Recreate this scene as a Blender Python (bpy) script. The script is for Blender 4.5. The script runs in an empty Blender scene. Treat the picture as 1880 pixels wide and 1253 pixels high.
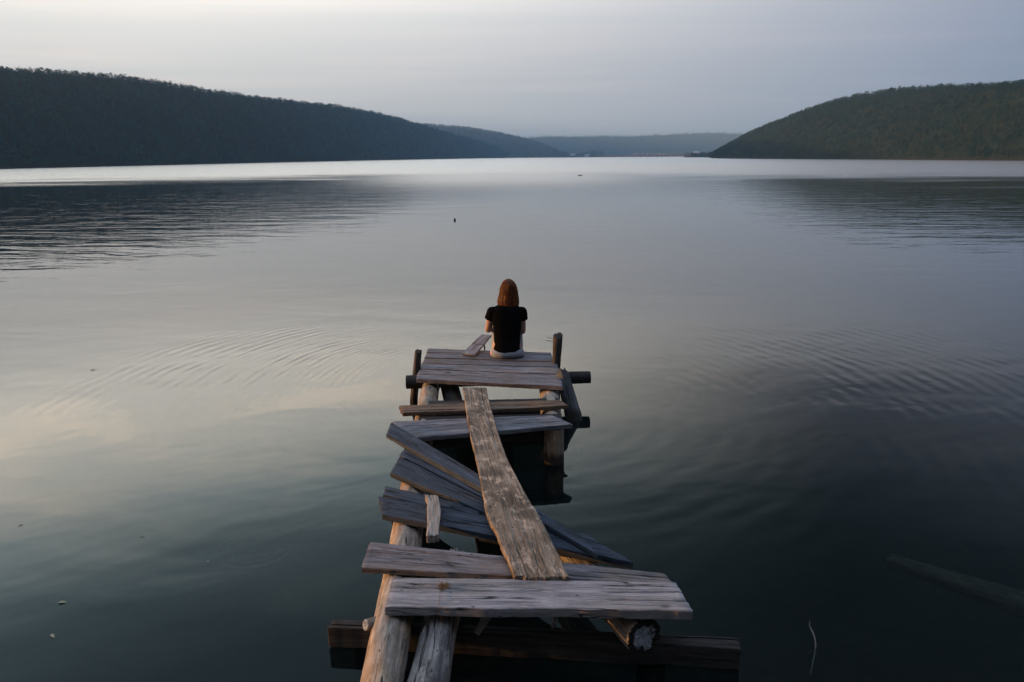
import bpy, bmesh, math, random
import numpy as np
from mathutils import Vector, Matrix, noise as mnoise
R = math.radians
S = bpy.context.scene
C = S.collection

# ------------------------------------------------------------------ camera
cam_d = bpy.data.cameras.new("camera"); cam = bpy.data.objects.new("camera", cam_d); C.objects.link(cam)
cam_d.sensor_width = 36.0; cam_d.lens = 24.0; cam_d.clip_start = 0.05; cam_d.clip_end = 30000
cam.matrix_world = (Matrix.Translation((0, 0, 2.45)) @ Matrix.Rotation(R(90 - 15.1), 4, 'X')
                    @ Matrix.Rotation(R(-0.49), 4, 'Z'))
S.camera = cam

# ------------------------------------------------------------------ sky and sun
SUN_AZ = R(-88); SUN_EL = R(6)            # azimuth from the view direction (+Y), negative = left
sun_dir = Vector((math.sin(SUN_AZ) * math.cos(SUN_EL), math.cos(SUN_AZ) * math.cos(SUN_EL), math.sin(SUN_EL)))
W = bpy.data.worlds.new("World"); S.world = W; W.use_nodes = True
nt = W.node_tree; nt.nodes.clear()


class NB:
    """small helper to write node trees compactly"""
    def __init__(s, tree): s.t = tree

    def n(s, kind, ins=None, **props):
        nd = s.t.nodes.new(kind)
        for k, v in props.items(): setattr(nd, k, v)
        for k, v in (ins or {}).items():
            sock = nd.inputs[k]
            if isinstance(v, bpy.types.NodeSocket): s.t.links.new(v, sock)
            else: sock.default_value = v
        return nd

    def math(s, op, a, b=0.0, c=0.0, clamp=False):
        return s.n('ShaderNodeMath', {0: a, 1: b, 2: c}, operation=op, use_clamp=clamp).outputs[0]

    def vmath(s, op, a, b=(0, 0, 0)):
        nd = s.n('ShaderNodeVectorMath', {0: a, 1: b}, operation=op)
        return nd.outputs['Value'] if op in ('DOT_PRODUCT', 'LENGTH', 'DISTANCE') else nd.outputs[0]

    def mr(s, v, a, b, c=0.0, d=1.0, kind='SMOOTHSTEP'):
        return s.n('ShaderNodeMapRange', {0: v, 1: a, 2: b, 3: c, 4: d}, interpolation_type=kind).outputs[0]

    def mix(s, f, a, b, mode='MIX'):
        nd = s.t.nodes.new('ShaderNodeMix'); nd.data_type = 'RGBA'; nd.blend_type = mode
        for i, v in ((0, f), (6, a), (7, b)):
            if isinstance(v, bpy.types.NodeSocket): s.t.links.new(v, nd.inputs[i])
            elif i == 0: nd.inputs[i].default_value = v
            else: nd.inputs[i].default_value = (v[0], v[1], v[2], 1)
        return nd.outputs[2]

    def noise(s, vec, scale=1.0, detail=3.0, rough=0.5, dist=0.0):
        return s.n('ShaderNodeTexNoise', {'Vector': vec, 'Scale': scale, 'Detail': detail, 'Roughness': rough, 'Distortion': dist}).outputs[0]

    def mul(s, vec, k):
        return s.vmath('MULTIPLY', vec, k)

    def link(s, a, b): s.t.links.new(a, b)


b = NB(nt)
tc = b.n('ShaderNodeTexCoord').outputs['Generated']
xyz = b.n('ShaderNodeSeparateXYZ', {0: tc})
dz = xyz.outputs[2]
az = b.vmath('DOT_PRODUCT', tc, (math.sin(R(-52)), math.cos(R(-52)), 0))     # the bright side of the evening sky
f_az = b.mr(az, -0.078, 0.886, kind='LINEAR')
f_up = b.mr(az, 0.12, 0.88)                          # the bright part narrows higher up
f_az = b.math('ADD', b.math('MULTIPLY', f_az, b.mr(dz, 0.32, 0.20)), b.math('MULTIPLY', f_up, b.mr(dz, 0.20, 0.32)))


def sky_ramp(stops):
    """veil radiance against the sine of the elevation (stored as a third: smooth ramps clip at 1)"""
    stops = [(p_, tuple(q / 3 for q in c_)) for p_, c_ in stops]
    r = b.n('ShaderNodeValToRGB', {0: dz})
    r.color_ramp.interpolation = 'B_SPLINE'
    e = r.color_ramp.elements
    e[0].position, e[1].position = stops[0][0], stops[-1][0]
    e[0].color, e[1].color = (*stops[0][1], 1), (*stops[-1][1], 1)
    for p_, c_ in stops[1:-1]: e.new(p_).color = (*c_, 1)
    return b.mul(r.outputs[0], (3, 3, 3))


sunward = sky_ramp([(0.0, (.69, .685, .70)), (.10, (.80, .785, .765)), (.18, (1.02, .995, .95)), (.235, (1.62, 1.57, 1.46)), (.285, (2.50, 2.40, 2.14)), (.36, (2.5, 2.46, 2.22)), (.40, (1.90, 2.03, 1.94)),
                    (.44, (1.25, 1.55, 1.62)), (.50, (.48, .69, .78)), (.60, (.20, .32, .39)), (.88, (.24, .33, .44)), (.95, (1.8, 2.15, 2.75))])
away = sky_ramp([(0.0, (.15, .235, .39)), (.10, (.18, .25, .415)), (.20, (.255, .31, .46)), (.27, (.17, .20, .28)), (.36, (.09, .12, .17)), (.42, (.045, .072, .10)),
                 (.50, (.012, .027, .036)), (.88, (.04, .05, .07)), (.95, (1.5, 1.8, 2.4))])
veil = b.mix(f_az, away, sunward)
# thin streaky cloud in the veil, seen as on a flat layer high up
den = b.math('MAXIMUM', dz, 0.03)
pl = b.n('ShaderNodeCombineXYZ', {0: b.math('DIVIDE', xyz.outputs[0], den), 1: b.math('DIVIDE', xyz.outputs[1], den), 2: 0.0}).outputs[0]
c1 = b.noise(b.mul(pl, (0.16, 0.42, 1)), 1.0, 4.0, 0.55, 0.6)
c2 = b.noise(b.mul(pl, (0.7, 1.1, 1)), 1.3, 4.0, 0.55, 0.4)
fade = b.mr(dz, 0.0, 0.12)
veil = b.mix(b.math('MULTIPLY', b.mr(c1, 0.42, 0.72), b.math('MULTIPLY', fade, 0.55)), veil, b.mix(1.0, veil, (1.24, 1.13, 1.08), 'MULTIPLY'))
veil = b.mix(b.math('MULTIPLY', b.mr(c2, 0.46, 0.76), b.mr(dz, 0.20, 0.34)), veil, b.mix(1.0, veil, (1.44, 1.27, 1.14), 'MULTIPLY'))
sky = b.n('ShaderNodeTexSky', sky_type='NISHITA', sun_disc=False, sun_elevation=SUN_EL, sun_rotation=SUN_AZ)
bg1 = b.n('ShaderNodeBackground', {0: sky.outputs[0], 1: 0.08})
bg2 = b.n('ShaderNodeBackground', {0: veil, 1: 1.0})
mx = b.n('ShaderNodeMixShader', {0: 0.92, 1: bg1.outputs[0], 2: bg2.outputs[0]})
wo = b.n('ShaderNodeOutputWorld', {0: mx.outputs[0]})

sl = bpy.data.lights.new("sun", 'SUN'); so = bpy.data.objects.new("sun", sl); C.objects.link(so)
sl.energy = 5.5; sl.angle = R(0.8); sl.color = (1.0, 0.47, 0.14)
so.rotation_euler = sun_dir.to_track_quat('Z', 'Y').to_euler(); so.location = (-30, 5, 30)

S.view_settings.view_transform = 'Standard'; S.view_settings.look = 'None'
S.view_settings.exposure = 0.0; S.view_settings.gamma = 1.0
S.render.engine = 'CYCLES'
cy = S.cycles
cy.use_denoising = True; cy.max_bounces = 6; cy.diffuse_bounces = 2; cy.glossy_bounces = 3
cy.transparent_max_bounces = 10; cy.volume_bounces = 1; cy.sample_clamp_indirect = 4


# ------------------------------------------------------------------ helpers
def tag(o, label=None, cat=None, group=None, kind=None):
    if label: o['label'] = label
    if cat: o['category'] = cat
    if group: o['group'] = group
    if kind: o['kind'] = kind
    return o


def empty(name, loc, label, cat, group=None):
    o = bpy.data.objects.new(name, None); C.objects.link(o); o.location = loc
    o.empty_display_size = 0.1
    return tag(o, label, cat, group)


def mesh_obj(name, verts, faces, mat, parent=None, M=None, smooth=True):
    """world-space verts; M = object's own frame (axes used by the textures)"""
    M = M or Matrix.Identity(4)
    Mi = M.inverted()
    me = bpy.data.meshes.new(name)
    me.from_pydata([Mi @ Vector(v) for v in verts], [], faces)
    me.materials.append(mat)
    if smooth: me.polygons.foreach_set('use_smooth', [True] * len(me.polygons))
    me.update()
    o = bpy.data.objects.new(name, me); C.objects.link(o)
    if parent:
        o.parent = parent
        pm = getattr(parent, 'matrix_basis')
        p = parent.parent
        while p: pm = p.matrix_basis @ pm; p = p.parent
        o.matrix_basis = pm.inverted() @ M
    else:
        o.matrix_basis = M
    return o


def fn(x, y=0.0, z=0.0):
    return mnoise.noise(Vector((x, y, z)))          # about -1..1


# ------------------------------------------------------------------ materials
def new_mat(name):
    m = bpy.data.materials.new(name); m.use_nodes = True; m.node_tree.nodes.clear()
    return m, NB(m.node_tree)


def wood(name, dark, light, warm=None, streak=1.0, patch=0.5, crack=0.5, wet=False, bump=0.5, mottled=0.0, gscale=1.0):
    m, b = new_mat(name)
    oi = b.n('ShaderNodeObjectInfo').outputs['Random']
    tc = b.n('ShaderNodeTexCoord').outputs['Object']
    off = b.n('ShaderNodeCombineXYZ', {0: b.math('MULTIPLY', oi, 37.0), 1: b.math('MULTIPLY', oi, 11.0), 2: b.math('MULTIPLY', oi, 5.0)}).outputs[0]
    v = b.vmath('ADD', tc, off)
    warpn = b.n('ShaderNodeTexNoise', {'Vector': b.mul(v, (2.2, 5.0, 5.0)), 'Scale': 1.0, 'Detail': 2.0})
    v = b.vmath('ADD', v, b.vmath('MULTIPLY', b.vmath('SUBTRACT', warpn.outputs['Color'], (0.5, 0.5, 0.5)), (0.0, 0.05, 0.05)))
    g1 = b.noise(b.mul(v, (1.6 * gscale, 34 * gscale, 34 * gscale)), 1.0, 5.0, 0.65)
    g2 = b.noise(b.mul(v, (5.0 * gscale, 130 * gscale, 130 * gscale)), 1.0, 4.0, 0.7)
    big = b.noise(b.mul(v, (1.4, 7, 7)), 1.0, 4.0, 0.6)
    col = b.mix(b.mr(g1, 0.30, 0.72), dark, light)
    col = b.mix(b.math('MULTIPLY', b.mr(g2, 0.44, 0.70), 0.6 * streak), col, [c * 0.42 for c in dark])
    col = b.mix(b.math('MULTIPLY', b.mr(big, 0.50, 0.72), patch), col, [c * 0.60 for c in dark])
    if warm:
        wn = b.noise(b.mul(v, (1.9, 4, 4)), 1.0, 3.0, 0.6)
        col = b.mix(b.math('MULTIPLY', b.mr(wn, 0.45, 0.70), 0.7), col, warm)
    if mottled:
        mn = b.noise(b.mul(v, (9, 15, 15)), 1.0, 6.0, 0.75)
        mn2 = b.noise(b.mul(v, (3.2, 5, 5)), 1.0, 5.0, 0.7)
        col = b.mix(b.math('MULTIPLY', b.mr(mn2, 0.44, 0.62), mottled), col, [c * 0.42 for c in dark])
        col = b.mix(b.math('MULTIPLY', b.mr(mn, 0.52, 0.64), mottled), col, [min(1, c * 1.5) for c in light])
    # blotches, grime and pin holes
    bl = b.noise(b.mul(v, (7, 26, 26)), 1.0, 5.0, 0.75)
    col = b.mix(b.math('MULTIPLY', b.mr(bl, 0.50, 0.66), 0.45), col, [c * 0.5 for c in dark])
    col = b.mix(b.math('MULTIPLY', b.mr(bl, 0.46, 0.34), 0.28), col, [min(1, c * 1.18) for c in light])
    ph = b.n('ShaderNodeTexVoronoi', {'Vector': b.mul(v, (16, 34, 34)), 'Scale': 1.0})
    pin = b.math('MULTIPLY', b.mr(ph.outputs['Distance'], 0.20, 0.10), b.mr(b.n('ShaderNodeSeparateXYZ', {0: ph.outputs['Color']}).outputs[0], 0.80, 0.84))
    col = b.mix(b.math('MULTIPLY', pin, 0.85), col, [c * 0.15 for c in dark])
    # long thin checks along the grain
    ck = b.noise(b.mul(v, (1.1, 26, 26)), 1.0, 2.0, 0.4)
    ck = b.math('ABSOLUTE', b.math('SUBTRACT', ck, 0.5))
    gate = b.mr(b.noise(b.mul(v, (2.2, 9, 9)), 1.0, 1.0), 0.44, 0.56)
    ckm = b.math('MULTIPLY', b.mr(ck, 0.026, 0.003), gate)
    col = b.mix(b.math('MULTIPLY', ckm, crack), col, [c * 0.12 for c in dark])
    # knots and nail stains
    vo = b.n('ShaderNodeTexVoronoi', {'Vector': b.mul(v, (3.4, 9, 9)), 'Scale': 1.0})
    kn = b.mr(vo.outputs['Distance'], 0.13, 0.05)
    col = b.mix(b.math('MULTIPLY', kn, 0.75), col, [c * 0.22 for c in dark])
    ring = b.math('SINE', b.math('MULTIPLY', vo.outputs['Distance'], 60.0))
    kr = b.math('MULTIPLY', b.math('MULTIPLY', ring, 0.5), b.mr(vo.outputs['Distance'], 0.34, 0.10))
    col = b.mix(b.math('MULTIPLY', b.math('MAXIMUM', kr, 0.0), 0.5), col, [c * 0.4 for c in dark])
    # each board its own tone
    tone = b.mr(oi, 0, 1, 0.80, 1.15, kind='LINEAR')
    col = b.mix(1.0, col, b.n('ShaderNodeCombineXYZ', {0: tone, 1: tone, 2: tone}).outputs[0], 'MULTIPLY')
    rough = 0.78
    if wet:
        pz = b.n('ShaderNodeSeparateXYZ', {0: b.n('ShaderNodeNewGeometry').outputs['Position']}).outputs[2]
        pz = b.math('ADD', pz, b.math('MULTIPLY', b.math('SUBTRACT', g1, 0.5), 0.05))
        wf = b.mr(pz, 0.13, 0.05)
        col = b.mix(b.math('MULTIPLY', wf, 0.85), col, (0.010, 0.010, 0.008))
    h = b.math('ADD', b.math('MULTIPLY', g1, 0.6), b.math('MULTIPLY', g2, 0.5))
    h = b.math('SUBTRACT', h, b.math('MULTIPLY', ckm, 0.9))
    h = b.math('SUBTRACT', h, b.math('MULTIPLY', kn, 0.4))
    bp = b.n('ShaderNodeBump', {'Strength': bump, 'Distance': 0.010, 'Height': h})
    p = b.n('ShaderNodeBsdfPrincipled', {'Base Color': col, 'Roughness': rough, 'Normal': bp.outputs[0], 'Specular IOR Level': 0.25})
    b.n('ShaderNodeOutputMaterial', {0: p.outputs[0]})
    return m


def simple(name, col, rough=0.7, var=0.3, scale=20.0, spec=0.3, bump=0.0, metallic=0.0):
    m, b = new_mat(name)
    tc = b.n('ShaderNodeTexCoord').outputs['Object']
    n = b.noise(tc, scale, 4.0, 0.6)
    c = b.mix(b.mr(n, 0.3, 0.7), [x * (1 - var) for x in col], [min(1, x * (1 + var)) for x in col])
    ins = {'Base Color': c, 'Roughness': rough, 'Specular IOR Level': spec, 'Metallic': metallic}
    if bump:
        ins['Normal'] = b.n('ShaderNodeBump', {'Strength': bump, 'Distance': 0.01, 'Height': n}).outputs[0]
    p = b.n('ShaderNodeBsdfPrincipled', ins)
    b.n('ShaderNodeOutputMaterial', {0: p.outputs[0]})
    return m


M_deck = wood('weathered_grey_wood', (0.13, 0.125, 0.145), (0.34, 0.325, 0.355), warm=(0.20, 0.155, 0.125), patch=0.5)
M_pale = wood('pale_grey_wood', (0.26, 0.25, 0.28), (0.56, 0.54, 0.59), streak=0.9, patch=0.35, crack=1.0, warm=(0.34, 0.31, 0.30))
M_purple = wood('purplish_grey_wood', (0.10, 0.095, 0.115), (0.30, 0.285, 0.315), patch=0.65, crack=0.7, warm=(0.23, 0.18, 0.15))
M_blue = wood('dark_slate_wood', (0.027, 0.040, 0.064), (0.080, 0.103, 0.148), patch=0.5, streak=1.1, crack=0.9)
M_mid = wood('slate_grey_wood', (0.11, 0.115, 0.14), (0.28, 0.28, 0.315), patch=0.35, warm=(0.19, 0.16, 0.15))
M_brown = wood('brown_wood', (0.12, 0.082, 0.062), (0.23, 0.165, 0.13), warm=(0.24, 0.13, 0.065), patch=0.4)
M_long = wood('mottled_tan_wood', (0.22, 0.165, 0.125), (0.47, 0.375, 0.30), patch=0.3, mottled=0.8, crack=0.4, streak=0.7, bump=0.7)
M_log = wood('bare_log_wood', (0.20, 0.165, 0.14), (0.46, 0.40, 0.345), warm=(0.34, 0.20, 0.10), patch=0.6, mottled=0.3, crack=1.0, wet=True, bump=0.6, gscale=0.6)
M_log_rough = wood('rough_log_wood', (0.12, 0.115, 0.12), (0.38, 0.35, 0.34), warm=(0.34, 0.19, 0.08), patch=0.85, crack=1.0, wet=True, bump=0.9, gscale=0.6, mottled=0.45)
M_post = wood('dark_post_wood', (0.035, 0.033, 0.033), (0.085, 0.078, 0.075), warm=(0.09, 0.055, 0.035), wet=True, bump=0.8)
M_pile_dark = wood('blue_grey_pile_wood', (0.07, 0.075, 0.085), (0.17, 0.175, 0.19), patch=0.6, wet=True, bump=0.9, gscale=0.6)
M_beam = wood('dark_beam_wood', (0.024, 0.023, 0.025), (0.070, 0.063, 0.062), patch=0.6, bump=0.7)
M_sunk = wood('sodden_log_wood', (0.036, 0.029, 0.021), (0.105, 0.087, 0.066), patch=0.6)
M_stub = wood('pale_offcut_wood', (0.30, 0.26, 0.23), (0.50, 0.44, 0.40), crack=1.0, bump=0.8)


def endgrain(name, dark, light):
    m, b = new_mat(name)
    tc = b.n('ShaderNodeTexCoord').outputs['Object']
    s = b.n('ShaderNodeSeparateXYZ', {0: tc})
    r = b.math('SQRT', b.math('ADD', b.math('POWER', s.outputs[1], 2.0), b.math('POWER', s.outputs[2], 2.0)))
    wn = b.noise(tc, 18, 3.0, 0.6)
    rr = b.math('ADD', r, b.math('MULTIPLY', wn, 0.02))
    rings = b.math('SINE', b.math('MULTIPLY', rr, 700.0))
    col = b.mix(b.mr(rings, -1, 1), dark, light)
    col = b.mix(b.mr(wn, 0.52, 0.66), col, [c * 0.35 for c in dark])
    ang = b.math('ARCTAN2', s.outputs[1], s.outputs[2])
    an = b.noise(b.n('ShaderNodeCombineXYZ', {0: b.math('MULTIPLY', ang, 2.2), 1: b.math('MULTIPLY', r, 6.0), 2: 0.0}).outputs[0], 2.0, 3.0, 0.6)
    ck = b.mr(b.math('ABSOLUTE', b.math('SUBTRACT', an, 0.5)), 0.035, 0.005)
    col = b.mix(b.math('MULTIPLY', ck, 0.9), col, [c * 0.08 for c in dark])
    edge = b.mr(b.math('ADD', r, b.math('MULTIPLY', wn, 0.12)), 0.110, 0.130)
    col = b.mix(edge, col, (0.02, 0.018, 0.016))
    bp = b.n('ShaderNodeBump', {'Strength': 0.6, 'Distance': 0.004, 'Height': b.math('SUBTRACT', wn, ck)})
    p = b.n('ShaderNodeBsdfPrincipled', {'Base Color': col, 'Roughness': 0.85, 'Normal': bp.outputs[0], 'Specular IOR Level': 0.2})
    b.n('ShaderNodeOutputMaterial', {0: p.outputs[0]})
    return m


M_end = endgrain('sawn_end_grain', (0.28, 0.30, 0.34), (0.55, 0.58, 0.64))

# ------------------------------------------------------------------ ground and lake bed (one sheet to the horizon)
def axis_samples(pts):
    out = []
    for a, c, n in pts: out += list(np.linspace(a, c, n, endpoint=False))
    return out + [pts[-1][1]]


xs = axis_samples([(-2300, -600, 10), (-600, -20, 20), (-20, -4, 16), (-4, 5, 60), (5, 20, 15), (20, 600, 20), (600, 2300, 10)])
ys = axis_samples([(-400, -20, 8), (-20, -2, 10), (-2, 8, 70), (8, 30, 20), (30, 1400, 30), (1400, 2000, 24), (2000, 4400, 12)])


def ground_z(x, y):
    shore = 0.2 + 0.35 * fn(x * 0.3, 3.1)
    if y < 1200:
        d = y - shore
        if d < 0: z = 0.10 - d * 0.42 if d > -2 else 0.94 + min(1.5, (-d - 2) * 0.05)
        else: z = 0.10 - 0.42 * d if d < 1.6 else max(-3.2, -0.572 - (d - 1.6) * 0.19)
        z += 0.05 * fn(x * 1.3, y * 1.3) + 0.015 * fn(x * 6, y * 6)
        return z
    f = min(1, max(0, (y - 1500) / 160.0))
    return -3.2 + 4.8 * f * f * (3 - 2 * f) + 0.5 * fn(x * 0.01, y * 0.01) * f


gv = [(x, y, ground_z(x, y)) for y in ys for x in xs]
nx = len(xs)
gf = [(j * nx + i, j * nx + i + 1, (j + 1) * nx + i + 1, (j + 1) * nx + i) for j in range(len(ys) - 1) for i in range(nx - 1)]
m, b = new_mat('lake_bed_and_shore')
geo = b.n('ShaderNodeNewGeometry').outputs['Position']
n1 = b.noise(geo, 1.2, 6.0, 0.6); n2 = b.noise(geo, 9.0, 4.0, 0.6)
c = b.mix(b.mr(n1, 0.35, 0.65), (0.003, 0.006, 0.006), (0.008, 0.011, 0.010))
c = b.mix(b.mr(n2, 0.45, 0.7), c, (0.012, 0.013, 0.011))
far = b.mr(b.n('ShaderNodeSeparateXYZ', {0: geo}).outputs[1], 1200, 1400)
c = b.mix(far, c, (0.14, 0.105, 0.08))
p = b.n('ShaderNodeBsdfPrincipled', {'Base Color': c, 'Roughness': 0.95, 'Specular IOR Level': 0.1})
b.n('ShaderNodeOutputMaterial', {0: p.outputs[0]})
tag(mesh_obj('ground', gv, gf, m), kind='structure')

# ------------------------------------------------------------------ water
m, b = new_mat('lake_water')
pos = b.n('ShaderNodeNewGeometry').outputs['Position']
sp = b.n('ShaderNodeSeparateXYZ', {0: pos})
X, Y = sp.outputs[0], sp.outputs[1]
dist = b.vmath('LENGTH', b.mul(pos, (1, 1, 0)))
wob = b.n('ShaderNodeTexNoise', {'Vector': pos, 'Scale': 0.55, 'Detail': 2.0})
pw = b.vmath('ADD', pos, b.vmath('MULTIPLY', b.vmath('SUBTRACT', wob.outputs['Color'], (.5, .5, .5)), (0.9, 0.9, 0)))
# wavelets: crests lie across the line of sight, bending round the pier
rot = b.n('ShaderNodeVectorRotate', {'Vector': pw, 'Angle': R(8)}, rotation_type='Z_AXIS').outputs[0]
w1 = b.noise(b.mul(rot, (0.30, 1.25, 1)), 1.0, 2.0, 0.45)             # 0.6 m wavelets
w2 = b.noise(b.mul(rot, (1.3, 5.2, 1)), 1.0, 2.0, 0.5)               # 0.2 m
rot2 = b.n('ShaderNodeVectorRotate', {'Vector': pw, 'Angle': R(-28)}, rotation_type='Z_AXIS').outputs[0]
w3 = b.noise(b.mul(rot2, (0.55, 2.3, 1)), 1.0, 2.0, 0.5)
w4 = b.noise(b.mul(pos, (0.25, 0.55, 1)), 1.0, 1.0, 0.4)
gust = b.noise(b.mul(pos, (0.03, 0.11, 1)), 1.0, 5.0, 0.62)          # wind patches
midA = b.mr(dist, 9, 26)                                             # wavelets strengthen outward
sideA = b.math('ADD', b.mr(X, -2, -18), b.mr(X, 2, 18, 0.0, 0.55))
amp1 = b.math('ADD', 0.0016, b.math('MULTIPLY', midA, b.math('ADD', 0.0060, b.math('MULTIPLY', sideA, 0.0200))))
h = b.math('MULTIPLY', w1, amp1)
h = b.math('ADD', h, b.math('MULTIPLY', w1, b.mr(dist, 30, 9, 0.0, 0.0036)))
h = b.math('ADD', h, b.math('MULTIPLY', w2, b.math('MULTIPLY', amp1, 0.28)))
h = b.math('ADD', h, b.math('MULTIPLY', w3, b.mr(X, -1, 5, 0.0022, 0.0046)))
h = b.math('ADD', h, b.math('MULTIPLY', w4, 0.010))


nzr = b.noise(pos, 0.85, 2.0)


def rings(cx, cy, lam, amp, r0, r1, fall, mx_, my_, mr_):
    """circular ripples round (cx, cy), strongest near (mx_, my_)"""
    d = b.vmath('DISTANCE', pos, (cx, cy, 0))
    dn = b.math('MULTIPLY_ADD', nzr, 0.24, d)
    s_ = b.math('SINE', b.math('MULTIPLY', dn, 2 * math.pi / lam))
    s_ = b.math('MULTIPLY', s_, b.mr(d, r0 - fall, r0, 0.0, amp))
    s_ = b.math('MULTIPLY', s_, b.mr(d, r1 + fall, r1))
    dm = b.math('MULTIPLY_ADD', nzr, 2.6, b.vmath('DISTANCE', pos, (mx_, my_, 0)))
    return b.math('MULTIPLY', s_, b.mr(dm, mr_ + 2.1, mr_ * 0.35 + 1.0))


rip = None
for args in ((-0.10, 7.40, 0.105, 0.00070, 1.9, 3.6, 0.7, -2.3, 8.2, 2.0),
             (-0.20, 7.20, 0.165, 0.00085, 2.8, 4.4, 0.9, -3.3, 8.0, 2.2),
             (0.00, 7.30, 0.115, 0.00028, 1.6, 3.4, 0.7, 1.6, 8.3, 1.9),
             (0.10, 7.00, 0.200, 0.00060, 3.0, 6.5, 1.2, 4.2, 8.3, 3.5),
             (0.20, 6.30, 0.240, 0.00045, 1.8, 7.0, 2.0, 2.6, 5.2, 3.5),
             (-1.68, 3.95, 0.060, 0.00007, 0.17, 0.24, 0.05, -1.68, 3.95, 2.0)):
    rip = rings(*args) if rip is None else b.math('ADD', rip, rings(*args))
rip = b.math('MULTIPLY', rip, b.mr(b.noise(b.mul(pos, (1.1, 2.0, 1)), 1.0, 3.0, 0.6), 0.36, 0.64, 0.05, 1.15))
h = b.math('ADD', h, rip)
bump = b.n('ShaderNodeBump', {'Strength': 1.0, 'Distance': 1.0, 'Height': h})
# wind-roughened water beyond the lee: far out the wavelets are too fine to see singly
gd = b.math('ADD', dist, b.math('MULTIPLY', b.math('SUBTRACT', gust, 0.5), 95.0))
gd = b.math('ADD', gd, b.mr(X, 0, 40, 0, 14, kind='LINEAR'))
rough = b.mr(gd, 58, 125, 0.0, 0.24)
cen = b.math('MULTIPLY', b.mr(dist, 16, 85), b.mr(b.math('ABSOLUTE', b.math('DIVIDE', X, b.math('MAXIMUM', Y, 1.0))), 0.42, 0.05))
rough = b.math('MAXIMUM', rough, b.math('MULTIPLY', cen, 0.21))
rough = b.math('ADD', rough, 0.012)
fr = b.n('ShaderNodeFresnel', {'IOR': 1.52, 'Normal': bump.outputs[0]})
gl = b.n('ShaderNodeBsdfGlossy', {'Color': (1, 1, 1, 1), 'Roughness': rough, 'Normal': bump.outputs[0]}, distribution='GGX')
body = b.n('ShaderNodeBsdfDiffuse', {'Color': (0.003, 0.009, 0.011, 1)})
tr = b.n('ShaderNodeBsdfTransparent', {'Color': (0.72, 0.84, 0.80, 1)})
under = b.n('ShaderNodeMixShader', {0: 0.80, 1: body.outputs[0], 2: tr.outputs[0]})
ms = b.n('ShaderNodeMixShader', {0: fr.outputs[0], 1: under.outputs[0], 2: gl.outputs[0]})
b.n('ShaderNodeOutputMaterial', {0: ms.outputs[0]})
wx, wy0, wy1 = 2300, -60, 1640
tag(mesh_obj('water', [(-wx, wy0, 0), (wx, wy0, 0), (wx, wy1, 0), (-wx, wy1, 0)], [(0, 1, 2, 3)], m, smooth=False), kind='structure')


# ------------------------------------------------------------------ hills and forests
def resample(pts, n):
    pts = [np.array(p, float) for p in pts]
    d = [0]
    for a, c in zip(pts, pts[1:]): d.append(d[-1] + np.linalg.norm(c - a))
    t = np.linspace(0, d[-1], n); P = np.array(pts)
    return np.stack([np.interp(t, d, P[:, k]) for k in range(P.shape[1])], 1)


def loft_hill(name, base, ridge, back, nu, nv, mat, rough=1.2, nsc=0.02, power=1.0, kind='structure'):
    """terrain between a shoreline, a ridge line and the far foot; returns an interpolator"""
    B, Rg, K = (np.array(q, float) for q in (base, ridge, back))
    def rs(P): return resample(P, nu)
    B, Rg, K = rs(B), rs(Rg), rs(K)
    rows = []
    for j in range(nv + 1):
        v = j / nv
        xy = B[:, :2] * (1 - v) + Rg[:, :2] * v
        z = B[:, 2] + (Rg[:, 2] - B[:, 2]) * (math.sin(v * math.pi / 2) ** power)
        rows.append(np.column_stack([xy, z]))
    for j in range(1, 7):
        v = j / 6
        xy = Rg[:, :2] * (1 - v) + K[:, :2] * v
        z = K[:, 2] + (Rg[:, 2] - K[:, 2]) * math.cos(v * math.pi / 2)
        rows.append(np.column_stack([xy, z]))
    G = np.array(rows)
    for j in range(G.shape[0]):
        f = min(1, j / (nv * 0.35))
        for i in range(G.shape[1]):
            x, y, z = G[j, i]
            G[j, i, 2] = z + f * rough * (fn(x * nsc, y * nsc, 1.7) + 0.5 * fn(x * nsc * 3, y * nsc * 3, 4.2))
    nr, nc = G.shape[:2]
    V = G.reshape(-1, 3).tolist()
    F = [(j * nc + i, j * nc + i + 1, (j + 1) * nc + i + 1, (j + 1) * nc + i) for j in range(nr - 1) for i in range(nc - 1)]
    tag(mesh_obj(name, V, F, mat), kind=kind)
    return G[:nv + 4]


def scatter(G, count, rng, vmin=0.02, camlod=True, near_bias=0.0):
    """random points on grid G, weighted so that trees stand evenly, thinning with distance"""
    P00, P10, P01, P11 = G[:-1, :-1], G[:-1, 1:], G[1:, :-1], G[1:, 1:]
    cen = (P00 + P10 + P01 + P11) / 4
    area = np.linalg.norm(np.cross(P10 - P00, P01 - P00), axis=2)
    d = np.hypot(cen[..., 0], cen[..., 1])
    w = area / np.maximum(d, 250) ** near_bias
    w = w.ravel() / w.sum()
    idx = rng.choice(len(w), count, p=w)
    j, i = idx // area.shape[1], idx % area.shape[1]
    u, v = rng.random(count)[:, None], rng.random(count)[:, None]
    return (P00[j, i] * (1 - u) + P10[j, i] * u) * (1 - v) + (P01[j, i] * (1 - u) + P11[j, i] * u) * v


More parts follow.
